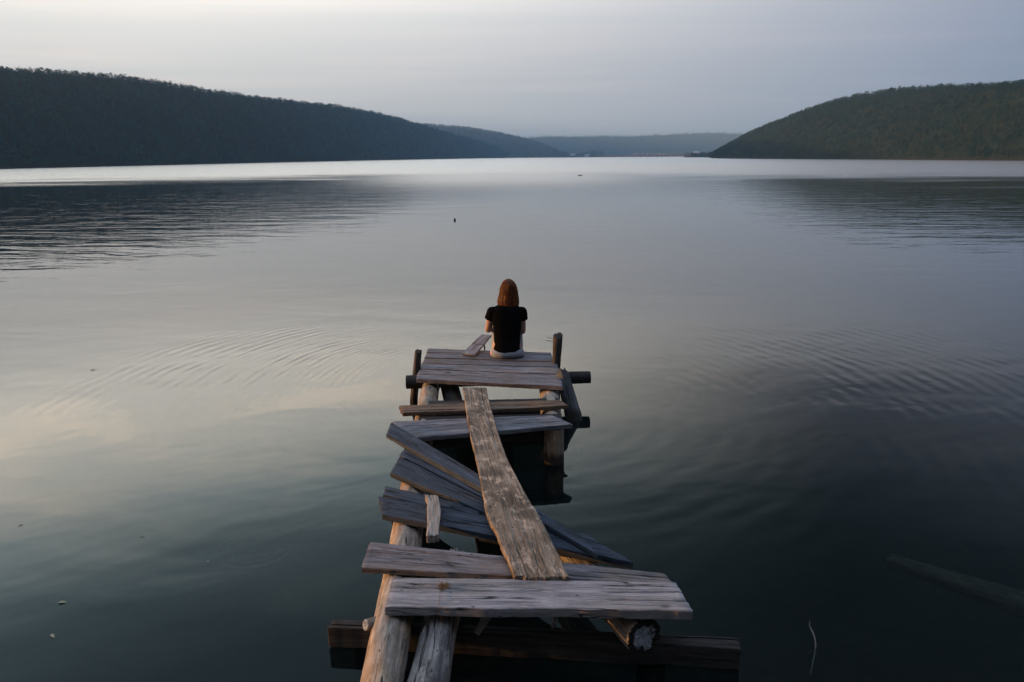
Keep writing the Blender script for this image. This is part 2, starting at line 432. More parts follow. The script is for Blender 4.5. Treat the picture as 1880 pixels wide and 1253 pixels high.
def tree_proto(rng, kind):
    """unit crown (height 1, about 0.5 wide) of loose leaf clumps; returns verts, tris"""
    V, F = [], []
    n = 16
    for k in range(n):
        t = (k + rng.random()) / n
        if kind == 0:   # pointed
            rad = 0.26 * (1 - t) ** 0.8 + 0.02; z = 0.12 + 0.86 * t; s = 0.13 * (1.15 - 0.6 * t)
        else:           # rounded
            rad = 0.30 * math.sqrt(max(0, 1 - (2 * t - 1) ** 2)) ; z = 0.25 + 0.70 * t; s = 0.16
        a = k * 2.4 + rng.random()
        c = np.array([math.cos(a) * rad * 0.8, math.sin(a) * rad * 0.8, z])
        q = rng.normal(size=(4, 3)); q /= np.linalg.norm(q, axis=1)[:, None]
        q = c + q * s * np.array([1, 1, 0.75])
        o = len(V); V += q.tolist(); F += [(o, o + 1, o + 2), (o, o + 2, o + 3), (o, o + 3, o + 1), (o + 1, o + 3, o + 2)]
    V += [[-0.02, -0.02, -0.1], [0.02, 0.0, -0.1], [0, 0.02, 0.5]]; F += [(len(V) - 3, len(V) - 2, len(V) - 1)]
    return np.array(V), np.array(F)


def foliage_mat(name, cols):
    m, b = new_mat(name)
    at = b.n('ShaderNodeAttribute', attribute_name='tint').outputs['Fac']
    cr = b.n('ShaderNodeValToRGB', {0: at})
    e = cr.color_ramp.elements
    e[0].position = 0; e[0].color = (*cols[0], 1); e[1].position = 1; e[1].color = (*cols[-1], 1)
    for k, c_ in enumerate(cols[1:-1]):
        q = e.new((k + 1) / (len(cols) - 1)); q.color = (*c_, 1)
    p = b.n('ShaderNodeBsdfDiffuse', {0: cr.outputs[0], 1: 1.0})
    b.n('ShaderNodeOutputMaterial', {0: p.outputs[0]})
    return m


def forest(name, pts, hts, mat, seed, tint_scale=0.012):
    rng = np.random.default_rng(seed)
    protos = [tree_proto(rng, k % 2) for k in range(8)]
    VV, FF, TT = [], [], []
    off = 0
    pk = rng.integers(0, 8, len(pts))
    for k in range(8):
        V, F = protos[k]
        sel = np.where(pk == k)[0]
        if not len(sel): continue
        a = rng.random(len(sel)) * 6.283
        h = hts[sel]; wd = h * (0.85 + 0.5 * rng.random(len(sel)))
        x = V[:, 0][None] * np.cos(a)[:, None] - V[:, 1][None] * np.sin(a)[:, None]
        y = V[:, 0][None] * np.sin(a)[:, None] + V[:, 1][None] * np.cos(a)[:, None]
        P = np.stack([x * wd[:, None] + pts[sel, 0][:, None], y * wd[:, None] + pts[sel, 1][:, None],
                      V[:, 2][None] * h[:, None] + pts[sel, 2][:, None]], 2)
        n = len(V)
        fo = F[None] + (np.arange(len(sel)) * n)[:, None, None] + off
        VV.append(P.reshape(-1, 3)); FF.append(fo.reshape(-1, 3))
        base = np.array([0.5 + 0.55 * fn(p[0] * tint_scale, p[1] * tint_scale, 8.8) + 0.35 * fn(p[0] * 0.05, p[1] * 0.05, 2.2) for p in pts[sel]])
        t = np.clip(base + rng.normal(0, 0.25, len(sel)) + (k % 2) * 0.12, 0, 1)
        TT.append(np.repeat(t, len(F)))
        off += len(sel) * n
    VV = np.concatenate(VV); FF = np.concatenate(FF); TT = np.concatenate(TT)
    me = bpy.data.meshes.new(name)
    me.vertices.add(len(VV)); me.vertices.foreach_set('co', VV.ravel())
    me.loops.add(len(FF) * 3); me.loops.foreach_set('vertex_index', FF.ravel().astype(np.int32))
    me.polygons.add(len(FF)); me.polygons.foreach_set('loop_start', np.arange(0, len(FF) * 3, 3, dtype=np.int32))
    me.polygons.foreach_set('loop_total', np.full(len(FF), 3, dtype=np.int32))
    at = me.attributes.new('tint', 'FLOAT', 'FACE'); at.data.foreach_set('value', TT.astype(np.float32))
    me.update(); me.validate(); me.materials.append(mat)
    o = bpy.data.objects.new(name, me); C.objects.link(o)
    return o


def soil_mat(name, grass, bank, top=1.3):
    m, b = new_mat(name)
    pos = b.n('ShaderNodeNewGeometry').outputs['Position']
    z = b.n('ShaderNodeSeparateXYZ', {0: pos}).outputs[2]
    n = b.noise(pos, 0.25, 5.0, 0.6)
    c = b.mix(b.mr(n, 0.35, 0.65), grass, [q * 0.6 for q in grass])
    zz = b.math('ADD', z, b.math('MULTIPLY', b.math('SUBTRACT', n, 0.5), 1.2))
    c = b.mix(b.mr(zz, top, top * 0.55), c, bank)
    p = b.n('ShaderNodeBsdfDiffuse', {0: c, 1: 1.0})
    b.n('ShaderNodeOutputMaterial', {0: p.outputs[0]})
    return m


M_soil = soil_mat('forest_floor_and_bank', (0.022, 0.034, 0.024), (0.035, 0.030, 0.028), 0.7)
M_soil_r = soil_mat('forest_floor_and_clay_bank', (0.026, 0.036, 0.020), (0.030, 0.027, 0.023), 0.6)
M_meadow = soil_mat('meadow', (0.065, 0.085, 0.045), (0.10, 0.08, 0.055), 1.8)
M_tan = soil_mat('dry_bank', (0.20, 0.145, 0.105), (0.17, 0.12, 0.09), 1.0)
F_left = foliage_mat('left_forest_leaves', [(0.003, 0.036, 0.052), (0.010, 0.070, 0.082), (0.030, 0.120, 0.098)])
F_right = foliage_mat('right_forest_leaves', [(0.001, 0.014, 0.019), (0.003, 0.027, 0.027), (0.007, 0.043, 0.031), (0.028, 0.056, 0.026)])
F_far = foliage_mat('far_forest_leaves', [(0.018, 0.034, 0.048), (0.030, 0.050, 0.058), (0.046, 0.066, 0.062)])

rng = np.random.default_rng(7)
T = 2.4
rl = [(-300, -120, 4), (-290, 20, 9), (-280, 120, 19), (-272, 220, 33), (-266, 300, 42), (-259.8, 373, 49.2), (-252.2, 405, 51.3), (-247.3, 450, 53.3), (-238.2, 500, 53.7),
      (-229.6, 570, 54.1), (-223.3, 610, 53.7), (-216.6, 690, 56.2), (-203.3, 800, 59.2), (-186.6, 960, 59.7), (-171.8, 1150, 58.2),
      (-135.5, 1300, 49.8), (-96.2, 1450, 42.1), (-45.3, 1600, 30.5), (-2.8, 1750, 6.8)]
rl = [(x, y, max(1.5, z - T)) for x, y, z in rl]
bl = [(-185, -120, -.6), (-172, 20, -.6), (-163, 120, -.6), (-162, 224, -.6), (-164, 427, -.6), (-162, 560, -.6), (-158, 700, -.6), (-150, 800, -.6), (-132, 960, -.6),
      (-106, 1150, -.6), (-84, 1300, -.6), (-52, 1450, -.6), (-16, 1600, -.6), (14, 1700, -.6)]
kl = [(-480, -120, -1), (-460, 300, 5), (-430, 800, 10), (-330, 1300, 4), (-180, 1760, -1)]
GL = loft_hill('hill', bl, rl, kl, 150, 26, M_soil, rough=1.5, nsc=0.012)
pts = scatter(GL, 42000, rng, near_bias=1.25)
pts = pts[pts[:, 2] > 0.7]
d = np.hypot(pts[:, 0], pts[:, 1])
hts = (1.9 + 1.7 * rng.random(len(pts)) ** 1.8) * np.clip(d / 480, 0.85, 2.2)
pts[:, 2] -= 0.2
o = forest('forest', pts, hts, F_left, 11)
tag(o, 'dense dark wood covering the whole hill on the left shore', 'forest', kind='stuff')

rr = [(262, -150, 10), (262, 0, 26), (262, 150, 34), (262, 260, 36.5), (262.1, 370, 37.9), (253.5, 400, 39.6), (253.4, 430, 41), (253.3, 465, 42.7), (252.5, 490, 41.8),
      (254.7, 540, 38.7), (252.4, 590, 33.8), (245.6, 640, 27), (240.8, 680, 22.2), (236, 740, 11.7), (234.8, 800, 4.6), (234, 850, 3.6), (229, 905, 2.6)]
rr = [(x, y, max(0.9, z - T + 0.2)) for x, y, z in rr]
br = [(170, -150, -.6), (160, 0, -.6), (156, 216, -.6), (157, 309, -.6), (153, 385, -.6), (155, 528, -.6), (168, 600, -.6), (186, 660, -.6), (204, 720, -.6), (219, 800, -.6), (221, 850, -.6), (222, 915, -.6)]
kr = [(430, -150, -1), (430, 300, 6), (410, 560, 6), (330, 720, 0), (280, 830, -1), (250, 925, -1)]
GR = loft_hill('hill', br, rr, kr, 110, 26, M_soil_r, rough=1.1, nsc=0.012)
pts = scatter(GR, 30000, rng, near_bias=1.1)
pts = pts[pts[:, 2] > 0.6]
d = np.hypot(pts[:, 0], pts[:, 1])
hts = (1.8 + 1.6 * rng.random(len(pts)) ** 1.8) * np.clip(d / 450, 0.85, 1.5)
pts[:, 2] -= 0.2
o = forest('forest', pts, hts, F_right, 12)
tag(o, 'green wood with a few yellowing crowns on the hill on the right shore', 'forest', kind='stuff')

GB = loft_hill('hill', [(-150, -9, 1.2), (-60, -8, 1.2), (0, -8, 1.2), (60, -9, 1.2), (150, -9, 1.2)], [(-150, -60, 22), (0, -55, 27), (150, -60, 24)],  # unseen hill and wood added to block rear sky and darken plank fronts
               [(-150, -240, 4), (150, -240, 4)], 60, 12, M_soil, rough=0.8, nsc=0.05)
pts = scatter(GB, 2600, rng)
hts = 5.5 + 4.5 * rng.random(len(pts)); pts[:, 2] -= 0.3
o = forest('forest', pts, hts, F_right, 15)
tag(o, 'dark wood on an unseen slope behind the near shore, added to block the sky', 'forest', kind='stuff')

# second hill behind the left one, meadow at its foot, and the far ridge
r2 = [(-620, 1950, 84), (-360, 2000, 86), (-276, 2000, 90), (-213, 2050, 89), (-138.6, 2100, 84), (-60, 2150, 72), (22, 2200, 56), (83, 2250, 40), (116.6, 2300, 22), (150, 2330, 8)]
G2 = loft_hill('hill', [(-620, 1500, 0), (-200, 1650, 0), (-20, 1760, 1), (120, 1900, 1), (190, 2050, 1)], r2,
               [(-620, 2500, 0), (0, 2600, 0), (230, 2450, 0)], 70, 14, M_soil, rough=2.0, nsc=0.006)
pts = scatter(G2, 6000, rng)
hts = 6 + 4 * rng.random(len(pts)); pts[:, 2] -= 1
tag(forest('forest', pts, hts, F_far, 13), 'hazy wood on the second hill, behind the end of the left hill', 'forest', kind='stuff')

r3 = [(-900, 3200, 70), (-139, 3200, 74), (69, 3200, 81.5), (179, 3200, 85.3), (374.9, 3200, 83.8), (546, 3200, 84.6), (692.7, 3200, 90.5), (888, 3200, 96), (1072, 3200, 87.5), (1379, 3200, 76), (2100, 3200, 60)]
G3 = loft_hill('hill', [(-900, 2500, 1), (500, 2500, 1), (2100, 2500, 1)], r3, [(-900, 4200, 0), (2100, 4200, 0)], 120, 10, M_soil, rough=1.2, nsc=0.004)
pts = scatter(G3, 9000, rng)
hts = 7 + 5 * rng.random(len(pts)) ** 2; pts[:, 2] -= 2
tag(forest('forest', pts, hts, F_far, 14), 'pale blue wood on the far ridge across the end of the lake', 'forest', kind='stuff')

loft_hill('meadow', [(-130, 1640, -.6), (40, 1600, -.6), (150, 1560, -.6), (230, 1560, -.6)],
          [(-130, 1840, 24), (0, 1820, 19), (90, 1800, 15), (170, 1780, 9.5), (240, 1760, 3)], [(-130, 2000, 0), (260, 1950, 0)], 50, 8, M_meadow, rough=0.8, nsc=0.02)
loft_hill('shore_bank', [(200, 1560, -.6), (420, 1480, -.6), (800, 1400, -.6)],
          [(200, 1700, 4.5), (420, 1640, 7.5), (800, 1600, 8)], [(200, 1900, 0), (800, 1800, 0)], 50, 6, M_tan, rough=0.7, nsc=0.03)

# ------------------------------------------------------------------ timber builders
def plank(name, back, front, thick, mat, seed=0, wear=0.006, jag=0.010, nx=None, ny=16, parent=None, label=None, cat='plank', group=None, skew=(0, 0), warp=0.004, round_=0.006):
    if parent is None and ny >= 16: ny = 36
    """board given by its two long top edges (lists of x,y,z); grain runs along local X"""
    Bk, Fr = np.array(back, float), np.array(front, float)
    mid0, mid1 = (Bk[0] + Fr[0]) / 2, (Bk[-1] + Fr[-1]) / 2
    L = np.linalg.norm(mid1 - mid0)
    nx = nx or max(24, int(L * 45))
    if len(Bk) == 2: Bk, Fr = resample(Bk, nx + 1), resample(Fr, nx + 1)
    else:
        def spline(P):
            n = len(P); t = np.linspace(0, n - 1, nx + 1); out = []
            for q in t:
                i = min(int(q), n - 2); f = q - i
                p0, p1, p2, p3 = P[max(i - 1, 0)], P[i], P[i + 1], P[min(i + 2, n - 1)]
                out.append(0.5 * (2 * p1 + (p2 - p0) * f + (2 * p0 - 5 * p1 + 4 * p2 - p3) * f * f + (3 * p1 - p0 - 3 * p2 + p3) * f ** 3))
            return np.array(out)
        Bk, Fr = spline(Bk), spline(Fr)
    ax = Vector(mid1 - mid0).normalized(); ay = Vector(Bk[nx // 2] - Fr[nx // 2]).normalized()
    az = ax.cross(ay).normalized(); ay = az.cross(ax)
    org = Vector((mid0 + mid1) / 2) - az * thick
    M = Matrix(((ax.x, ay.x, az.x, org.x), (ax.y, ay.y, az.y, org.y), (ax.z, ay.z, az.z, org.z), (0, 0, 0, 1)))
    vs = sorted(set([0, 0.012, 0.035, 0.965, 0.988, 1] + list(np.linspace(0, 1, ny))))
    n = len(vs); V = []
    rgp = random.Random(int(seed * 10) + 7)
    splits = []
    for _ in range(rgp.randint(3, 5)):
        a_ = rgp.uniform(-0.1, 0.75) * L
        splits.append((rgp.uniform(0.12, 0.88), a_, a_ + rgp.uniform(0.12, 0.40) * L, rgp.uniform(0.004, 0.009), rgp.uniform(-.04, .04)))
    splits.append((rgp.uniform(0.2, 0.8), -1, rgp.uniform(0.10, 0.30) * L, 0.010, 0.02)); splits.append((rgp.uniform(0.2, 0.8), L * rgp.uniform(0.7, 0.9), 9, 0.010, 0.02))
    naz = np.array(az); nax = np.array(ax)
    for i in range(nx + 1):
        u = i / nx * L
        wb = wear * (fn(u * 3, seed, 1) + 0.5 * fn(u * 14, seed, 2) + 0.25 * fn(u * 45, seed, 3))
        wf = wear * (fn(u * 3, seed, 5) + 0.5 * fn(u * 14, seed, 6) + 0.25 * fn(u * 45, seed, 7))
        wb -= 0.9 * wear * max(0, fn(u * 5, seed, 31) - 0.25) * 3; wf -= 0.9 * wear * max(0, fn(u * 5, seed, 33) - 0.25) * 3
        tv = (Fr[i] - Bk[i]); wd = np.linalg.norm(tv); tv = tv / wd
        Bp, Fp = Bk[i] - tv * wb, Fr[i] + tv * wf
        top, bot = [], []
        for v in vs:
            e = 0.0
            edge = min(v, 1 - v) * wd
            if edge < round_: e = round_ * (1 - math.sqrt(max(0, 1 - (1 - edge / round_) ** 2))) * 0.8
            # end jag
            endpush = 0.0
            if i <= 1: endpush = -jag * (fn(v * wd * 60, seed, 11) + 0.6 * fn(v * wd * 9, seed, 12)) * (1 if i == 0 else 0.5) + skew[0] * (v - .5)
            if i >= nx - 1: endpush = jag * (fn(v * wd * 60, seed, 13) + 0.6 * fn(v * wd * 9, seed, 14)) * (1 if i == nx else 0.5) + skew[1] * (v - .5)
            if i in (0, nx): e += round_ * 0.5
            groove = 0.0016 * fn(v * wd * 70, u * 0.9, seed) + 0.0009 * fn(v * wd * 190, u * 2.0, seed + 4)
            for v0, ua, ub, dp, dr in (splits if mat != M_long else splits[-2:]):
                if ua < u < ub and parent is None:
                    dv = abs(v - v0 - dr * math.sin(u * 4 + v0 * 9)) * wd
                    if dv < 0.0045: groove -= dp * min(1, min(u - ua, ub - u) / 0.06)
            w = warp * (fn(u * 0.9, seed, 20) + (fn(u * 0.6, seed, 21)) * (2 * v - 1))
            p = Bp * (1 - v) + Fp * v + nax * endpush
            top.append(p + naz * (groove + w - e))
            bot.append(p + naz * (w + e * 0.5 - thick + 0.002 * fn(u * 12, v * wd * 12, seed + 9)))
        V += [tuple(q) for q in top] + [tuple(q) for q in reversed(bot)]
    k = 2 * n; F = []
    for i in range(nx):
        for j in range(k):
            a = i * k + j; c = i * k + (j + 1) % k
            F.append((a, a + k, c + k, c))
    for j in range(n - 1):
        F.append((j, j + 1, k - 2 - j, k - 1 - j))
        o = nx * k
        F.append((o + j, o + k - 1 - j, o + k - 2 - j, o + j + 1))
    o = mesh_obj(name, V, F, mat, parent, M, smooth=False)
    return tag(o, label, None if parent else cat, group)


def log(name, path, radii, mat, seed=0, na=40, ds=0.025, rough=0.05, cracks=3, parent=None, label=None, cat='log', group=None,
        ends=(True, True), endmat=None, endcut=0.0, crack_depth=0.10, flat=0.0, tilt_end=(0, 0), end_parts=True):
    P = [np.array(p, float) for p in path]
    L = sum(np.linalg.norm(c - a) for a, c in zip(P, P[1:]))
    n = max(8, int(L / ds))
    Q = resample(path, n + 1)
    rr = np.interp(np.linspace(0, 1, n + 1), np.linspace(0, 1, len(radii)), radii)
    for _ in range(6): Q[1:-1] = (Q[:-2] + Q[2:] + 2 * Q[1:-1]) / 4
    ax = Vector(Q[-1] - Q[0]).normalized()
    ref = Vector((0, 0, 1)) if abs(ax.z) < 0.8 else Vector((0, 1, 0))
    ay = ref.cross(ax).normalized(); az = ax.cross(ay)
    org = Vector(Q[0] + Q[-1]) / 2
    M = Matrix(((ax.x, ay.x, az.x, org.x), (ax.y, ay.y, az.y, org.y), (ax.z, ay.z, az.z, org.z), (0, 0, 0, 1)))
    rg = random.Random(seed)
    cr = [(rg.uniform(0, 6.283), rg.uniform(-0.6, 0.6), rg.uniform(0.3, 1.0)) for _ in range(cracks)]
    kn = [(rg.uniform(0.08, 0.92) * L, rg.uniform(0, 6.283)) for _ in range(int(L * 2.2) + 1)]
    V = []
    for i in range(n + 1):
        u = i / n * L
        for j in range(na):
            a = 2 * math.pi * j / na
            r = rr[i] * (1 + rough * (fn(u * 2.2, math.cos(a) * 1.2 + seed, math.sin(a) * 1.2) + 0.5 * fn(u * 5, math.cos(a) * 4 + seed, math.sin(a) * 4)
                                      + 0.35 * fn(u * 3, math.cos(a) * 12 + seed, math.sin(a) * 12)))
            for a0, tw, dp in cr:
                da = (a - a0 - tw * u * 0.6 - 0.15 * fn(u * 3, a0)) % (2 * math.pi)
                da = min(da, 2 * math.pi - da)
                if da < 0.16: r -= rr[i] * crack_depth * dp * (1 - da / 0.16) * max(0, 0.5 + fn(u * 1.5, a0 * 3, seed) * 1.6)
            for ku, ka in kn:
                da = (a - ka + math.pi) % (2 * math.pi) - math.pi
                q = ((u - ku) / 0.07) ** 2 + (da * rr[i] / 0.045) ** 2
                if q < 4: r += rr[i] * 0.07 * math.exp(-q)
            if flat and math.sin(a) > 0.80: r *= 1 - flat * (math.sin(a) - 0.80) / 0.2
            p = Vector(Q[i]) + ay * (math.cos(a) * r) + az * (math.sin(a) * r)
            if i <= 1: p += ax * (tilt_end[0] * math.sin(a) * r + endcut * 0.4 * fn(math.cos(a) * 5, math.sin(a) * 5, seed))
            if i >= n - 1: p += ax * (tilt_end[1] * math.sin(a) * r + endcut * fn(math.cos(a) * 5, math.sin(a) * 5, seed + 2))
            V.append(tuple(p))
    F = [(i * na + j, i * na + (j + 1) % na, (i + 1) * na + (j + 1) % na, (i + 1) * na + j) for i in range(n) for j in range(na)]
    caps = []
    for e, ring0 in ((0, 0), (1, n * na)):
        ring = [V[ring0 + j] for j in range(na)]
        c = Vector(np.mean(ring, 0)); nrm = ax * (-1 if e == 0 else 1)
        cv = [];
        for s_ in (1.0, 0.93, 0.7, 0.4, 0.15):
            for j in range(na):
                q = c + (Vector(ring[j]) - c) * s_
                q += nrm * (0.0 if s_ == 1.0 else 0.003 + 0.003 * fn(q.x * 40, q.y * 40, q.z * 40))
                cv.append(tuple(q))
        cf = []
        for r_ in range(4):
            for j in range(na):
                a, c2 = r_ * na + j, r_ * na + (j + 1) % na
                cf.append((a, c2, c2 + na, a + na) if e else (a, a + na, c2 + na, c2))
        cf.append(tuple(range(4 * na, 5 * na)) if e else tuple(reversed(range(4 * na, 5 * na))))
        if ends[e] and end_parts: caps.append((cv, cf))
        else:
            off = len(V); V += cv; F += [tuple(q + off for q in f) for f in cf]
    o = mesh_obj(name, V, F, mat, parent, M, smooth=True)
    tag(o, label, None if parent else cat, group)
    for cv, cf in caps:
        mesh_obj('sawn_end', cv, cf, endmat or M_end, o, M, smooth=False)
    return o


# ------------------------------------------------------------------ platform at the pier's end
plat = empty('wooden_platform', (-0.24, 6.75, 0.36), 'square boarded platform at the far end of the pier, where the person sits', 'platform')
boards = [([(-0.948, 6.506), (0.478, 6.261), (0.471, 6.085), (-0.946, 6.345)], 0.361),
          ([(-0.949, 6.660), (0.471, 6.442), (0.463, 6.276), (-0.943, 6.520)], 0.358),
          ([(-0.955, 6.861), (0.473, 6.682), (0.462, 6.460), (-0.940, 6.674)], 0.362),
          ([(-0.945, 7.064), (0.474, 6.889), (0.468, 6.698), (-0.950, 6.878)], 0.359),
          ([(-0.947, 7.267), (0.430, 7.156), (0.425, 6.908), (-0.947, 7.078)], 0.361),
          ([(-0.952, 7.480), (0.428, 7.250), (0.425, 7.172), (-0.951, 7.283)], 0.358)]
for k, (q, z) in enumerate(boards):
    lb, rb, rf, lf = [(x, y + (0.012 if i > 1 else -0.002), z) for i, (x, y) in enumerate(q)]
    plank('deck_board', [lb, rb], [lf, rf], 0.042 if k == 0 else 0.036, M_deck, seed=k * 3.7 + 1, wear=0.005, jag=0.012, parent=plat, ny=10,
          skew=(random.Random(k).uniform(-.02, .02), random.Random(k + 9).uniform(-.02, .02)))
log('crossbeam', [(-1.075, 6.585, 0.252), (0.80, 6.70, 0.250)], [0.068, 0.062], M_beam, seed=4, parent=plat, rough=0.06, endmat=M_beam, na=24)
lpost = log('corner_post', [(-1.045, 6.63, -0.9), (-1.02, 6.66, 0.05), (-0.965, 6.76, 0.525)], [0.045, 0.04, 0.037], M_post, seed=8, parent=plat, rough=0.12, endcut=0.02, na=20, tilt_end=(0, 0.3), endmat=M_post)
rpost = log('corner_post', [(0.452, 6.90, -0.9), (0.460, 6.86, 0.30), (0.482, 6.905, 0.64)], [0.046, 0.047, 0.046], M_post, seed=15, parent=plat, rough=0.16, endcut=0.03, na=20, tilt_end=(0, 0.5), endmat=M_post)
for k, (zz, ln) in enumerate(((0.612, 0.075), (0.582, 0.095))):
    o = log('nail', [(0.45, 6.895, zz), (0.45 - ln, 6.885, zz + 0.012)], [0.0028, 0.0022], simple('rusty_nail_steel', (0.05, 0.035, 0.03), 0.6, metallic=0.5) if k == 0 else bpy.data.materials['rusty_nail_steel'],
            parent=rpost, na=8, rough=0, cracks=0, end_parts=False)
log('support_post', [(0.565, 6.50, -0.8), (0.56, 6.50, 0.22)], [0.035, 0.032], M_post, seed=19, parent=plat, rough=0.1, na=16)
log('support_post', [(-0.045, 6.10, -0.8), (-0.045, 6.12, 0.17)], [0.055, 0.05], M_post, seed=20, parent=plat, rough=0.1, na=16)
log('brace', [(-0.42, 5.85, -0.35), (-0.53, 6.15, 0.02), (-0.66, 6.60, 0.30)], [0.085, 0.088, 0.09], M_post, seed=22, parent=plat, rough=0.1, na=24)
plank('peg', [(-0.318, 7.395, 0.425), (-0.318, 7.392, 0.345)], [(-0.303, 7.395, 0.425), (-0.303, 7.392, 0.345)], 0.015, M_post, seed=3, nx=6, ny=3, parent=plat)

# leaning pile to the right of the platform
log('leaning_pile', [(0.72, 5.95, -0.55), (0.60, 6.20, -0.02), (0.50, 6.42, 0.37)], [0.095, 0.088, 0.060], M_pile_dark, seed=31, rough=0.10, endcut=0.05, tilt_end=(0, -0.9),
    label='dark thick pile leaning beside the right front corner of the platform', cat='pile')

# ------------------------------------------------------------------ bearing logs, piles and added beams
pl_ = log('pier_log', [(-0.57, 1.2, 0.16), (-0.585, 2.45, 0.205), (-0.615, 3.05, 0.213), (-0.645, 3.61, 0.213), (-0.69, 4.197, 0.213), (-0.745, 5.2, 0.213), (-0.80, 6.06, 0.213), (-0.84, 6.9, 0.20)],
    [0.097, 0.096, 0.096, 0.095, 0.095, 0.092, 0.090, 0.085], M_log, seed=40, rough=0.07, cracks=4,
    label='long pale log under the left ends of the planks, with a sawn branch stump', cat='log', na=48)
log('branch_stump', [(-0.655, 2.90, 0.235), (-0.722, 2.842, 0.262)], [0.034, 0.026], M_log, seed=42, na=20, cracks=0, rough=0.04, parent=pl_, endmat=M_end, ends=(False, True))
log('pier_log', [(-0.375, 1.2, 0.13), (-0.392, 2.45, 0.185), (-0.375, 2.85, 0.19), (-0.340, 3.49, 0.195)], [0.098, 0.095, 0.090, 0.080], M_log_rough, seed=50, rough=0.10, cracks=5, endcut=0.04,
    label='rough cracked log beside the long pale one, coming out from under the widest pale plank', cat='log', na=48)
log('pier_log', [(0.625, 2.815, 0.205), (0.50, 3.08, 0.205), (0.385, 3.36, 0.20), (0.325, 3.52, 0.19)], [0.093, 0.093, 0.088, 0.075], M_log_rough, seed=61, rough=0.16, cracks=4, endcut=0.05,
    label='short log whose sawn blue-grey end faces forward under the right end of the pale plank', cat='log', na=44)
log('pier_log', [(0.330, 5.32, 0.212), (0.335, 5.477, 0.213), (0.355, 6.03, 0.213), (0.37, 6.9, 0.20)], [0.090, 0.092, 0.092, 0.09], M_log, seed=70, rough=0.07, cracks=3,
    label='pale log under the right side of the platform, resting on the upright pile', cat='log', na=40)
log('upright_pile', [(0.345, 5.235, -1.0), (0.340, 5.235, 0.306)], [0.088, 0.082], M_log, seed=75, rough=0.05, cracks=3, label='upright pile standing in the water under the right end of the wide grey plank', cat='pile')
log('upright_pile', [(-0.745, 4.72, -1.0), (-0.735, 4.70, 0.13)], [0.080, 0.075], M_log, seed=76, rough=0.06, cracks=3, label='upright pile mostly hidden under the long pale log and the fanned slate planks', cat='pile')
log('upright_pile', [(0.70, 2.93, -0.9), (0.695, 2.93, 0.02)], [0.075, 0.072], M_log, seed=77, rough=0.06, cracks=3, label='upright pile under the right part of the thick low crossbeam', cat='pile')
log('upright_pile', [(-0.80, 3.12, -0.9), (-0.795, 3.12, 0.02)], [0.070, 0.066], M_post, seed=78, rough=0.06, cracks=3, label='dark pile under the left end of the thick low crossbeam', cat='pile')
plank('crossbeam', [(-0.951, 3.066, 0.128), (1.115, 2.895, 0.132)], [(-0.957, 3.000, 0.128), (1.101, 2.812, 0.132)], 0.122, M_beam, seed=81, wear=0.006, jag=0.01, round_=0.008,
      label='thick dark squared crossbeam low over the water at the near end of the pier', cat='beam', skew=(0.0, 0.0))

plank('filler_beam', [(-0.80, 5.90, 0.300), (0.42, 5.94, 0.300)], [(-0.80, 5.79, 0.300), (0.42, 5.83, 0.300)], 0.24, M_beam, seed=83, round_=0.008, ny=6,  # hidden timber added to close bright sky gaps in the water reflection
      label='hidden dark beam added beneath the narrow brown plank to darken the reflection', cat='beam')
plank('filler_beam', [(-0.80, 5.49, 0.308), (0.42, 5.52, 0.308)], [(-0.80, 5.25, 0.308), (0.42, 5.33, 0.308)], 0.20, M_beam, seed=84, round_=0.008, ny=6,  # second added beam, sized to cover the next reflected slit of sky
      label='dark beam added under the gap between the brown and wide grey planks to darken the reflection', cat='beam')

# ------------------------------------------------------------------ loose planks
GRP = None
def Z(q, z): return [(x, y, z) for x, y in q]

plank('plank', Z([(-0.997, 5.654), (-0.4, 5.70), (0.1, 5.735), (0.426, 5.755)], 0.348), Z([(-0.940, 5.472), (-0.35, 5.515), (0.12, 5.56), (0.487, 5.625)], 0.348), 0.036, M_brown, seed=100, wear=0.010, jag=0.016,
      label='narrow brown plank with a broken left end, first one in front of the platform', cat='plank')
plank('plank', Z([(-0.995, 5.27), (0.334, 5.387)], 0.350), Z([(-0.871, 4.906), (0.488, 5.177)], 0.350), 0.038, M_mid, seed=110, wear=0.007, jag=0.012,
      label='wide grey plank second from the platform, its left end under a slate plank', cat='plank')
plank('plank', Z([(-0.984, 5.165), (0.394, 3.413)], 0.387), Z([(-0.980, 4.918), (0.447, 3.243)], 0.387), 0.035, M_blue, seed=120, wear=0.006, jag=0.010,
      label='slate plank lying highest of the fan, running diagonally to the right', cat='plank')
plank('plank', Z([(-0.808, 4.788), (0.008, 3.849)], 0.348), Z([(-0.831, 4.615), (0.008, 3.756)], 0.348), 0.034, M_blue, seed=130, wear=0.004, jag=0.010,
      label='slate plank in the middle of the fan, partly under the highest diagonal one', cat='plank')
plank('plank', Z([(-0.827, 4.583), (0.008, 3.735)], 0.352), Z([(-0.848, 4.318), (0.007, 3.610)], 0.352), 0.038, M_blue, seed=140, wear=0.005, jag=0.010,
      label='slate plank at the near edge of the upper fan, wide at its left end', cat='plank')
plank('plank', Z([(-0.856, 4.15), (-0.213, 3.843)], 0.338), Z([(-0.844, 4.024), (-0.207, 3.716)], 0.338), 0.028, M_blue, seed=150, wear=0.006, jag=0.012,
      label='narrow slate plank tucked behind the one carrying the short offcut', cat='plank')
plank('plank', Z([(-0.866, 3.98), (0.421, 3.488)], 0.354), Z([(-0.799, 3.743), (0.639, 3.212)], 0.354), 0.040, M_blue, seed=160, wear=0.006, jag=0.012,
      label='long slate plank under the short offcut, its right end sticking out over the water', cat='plank')
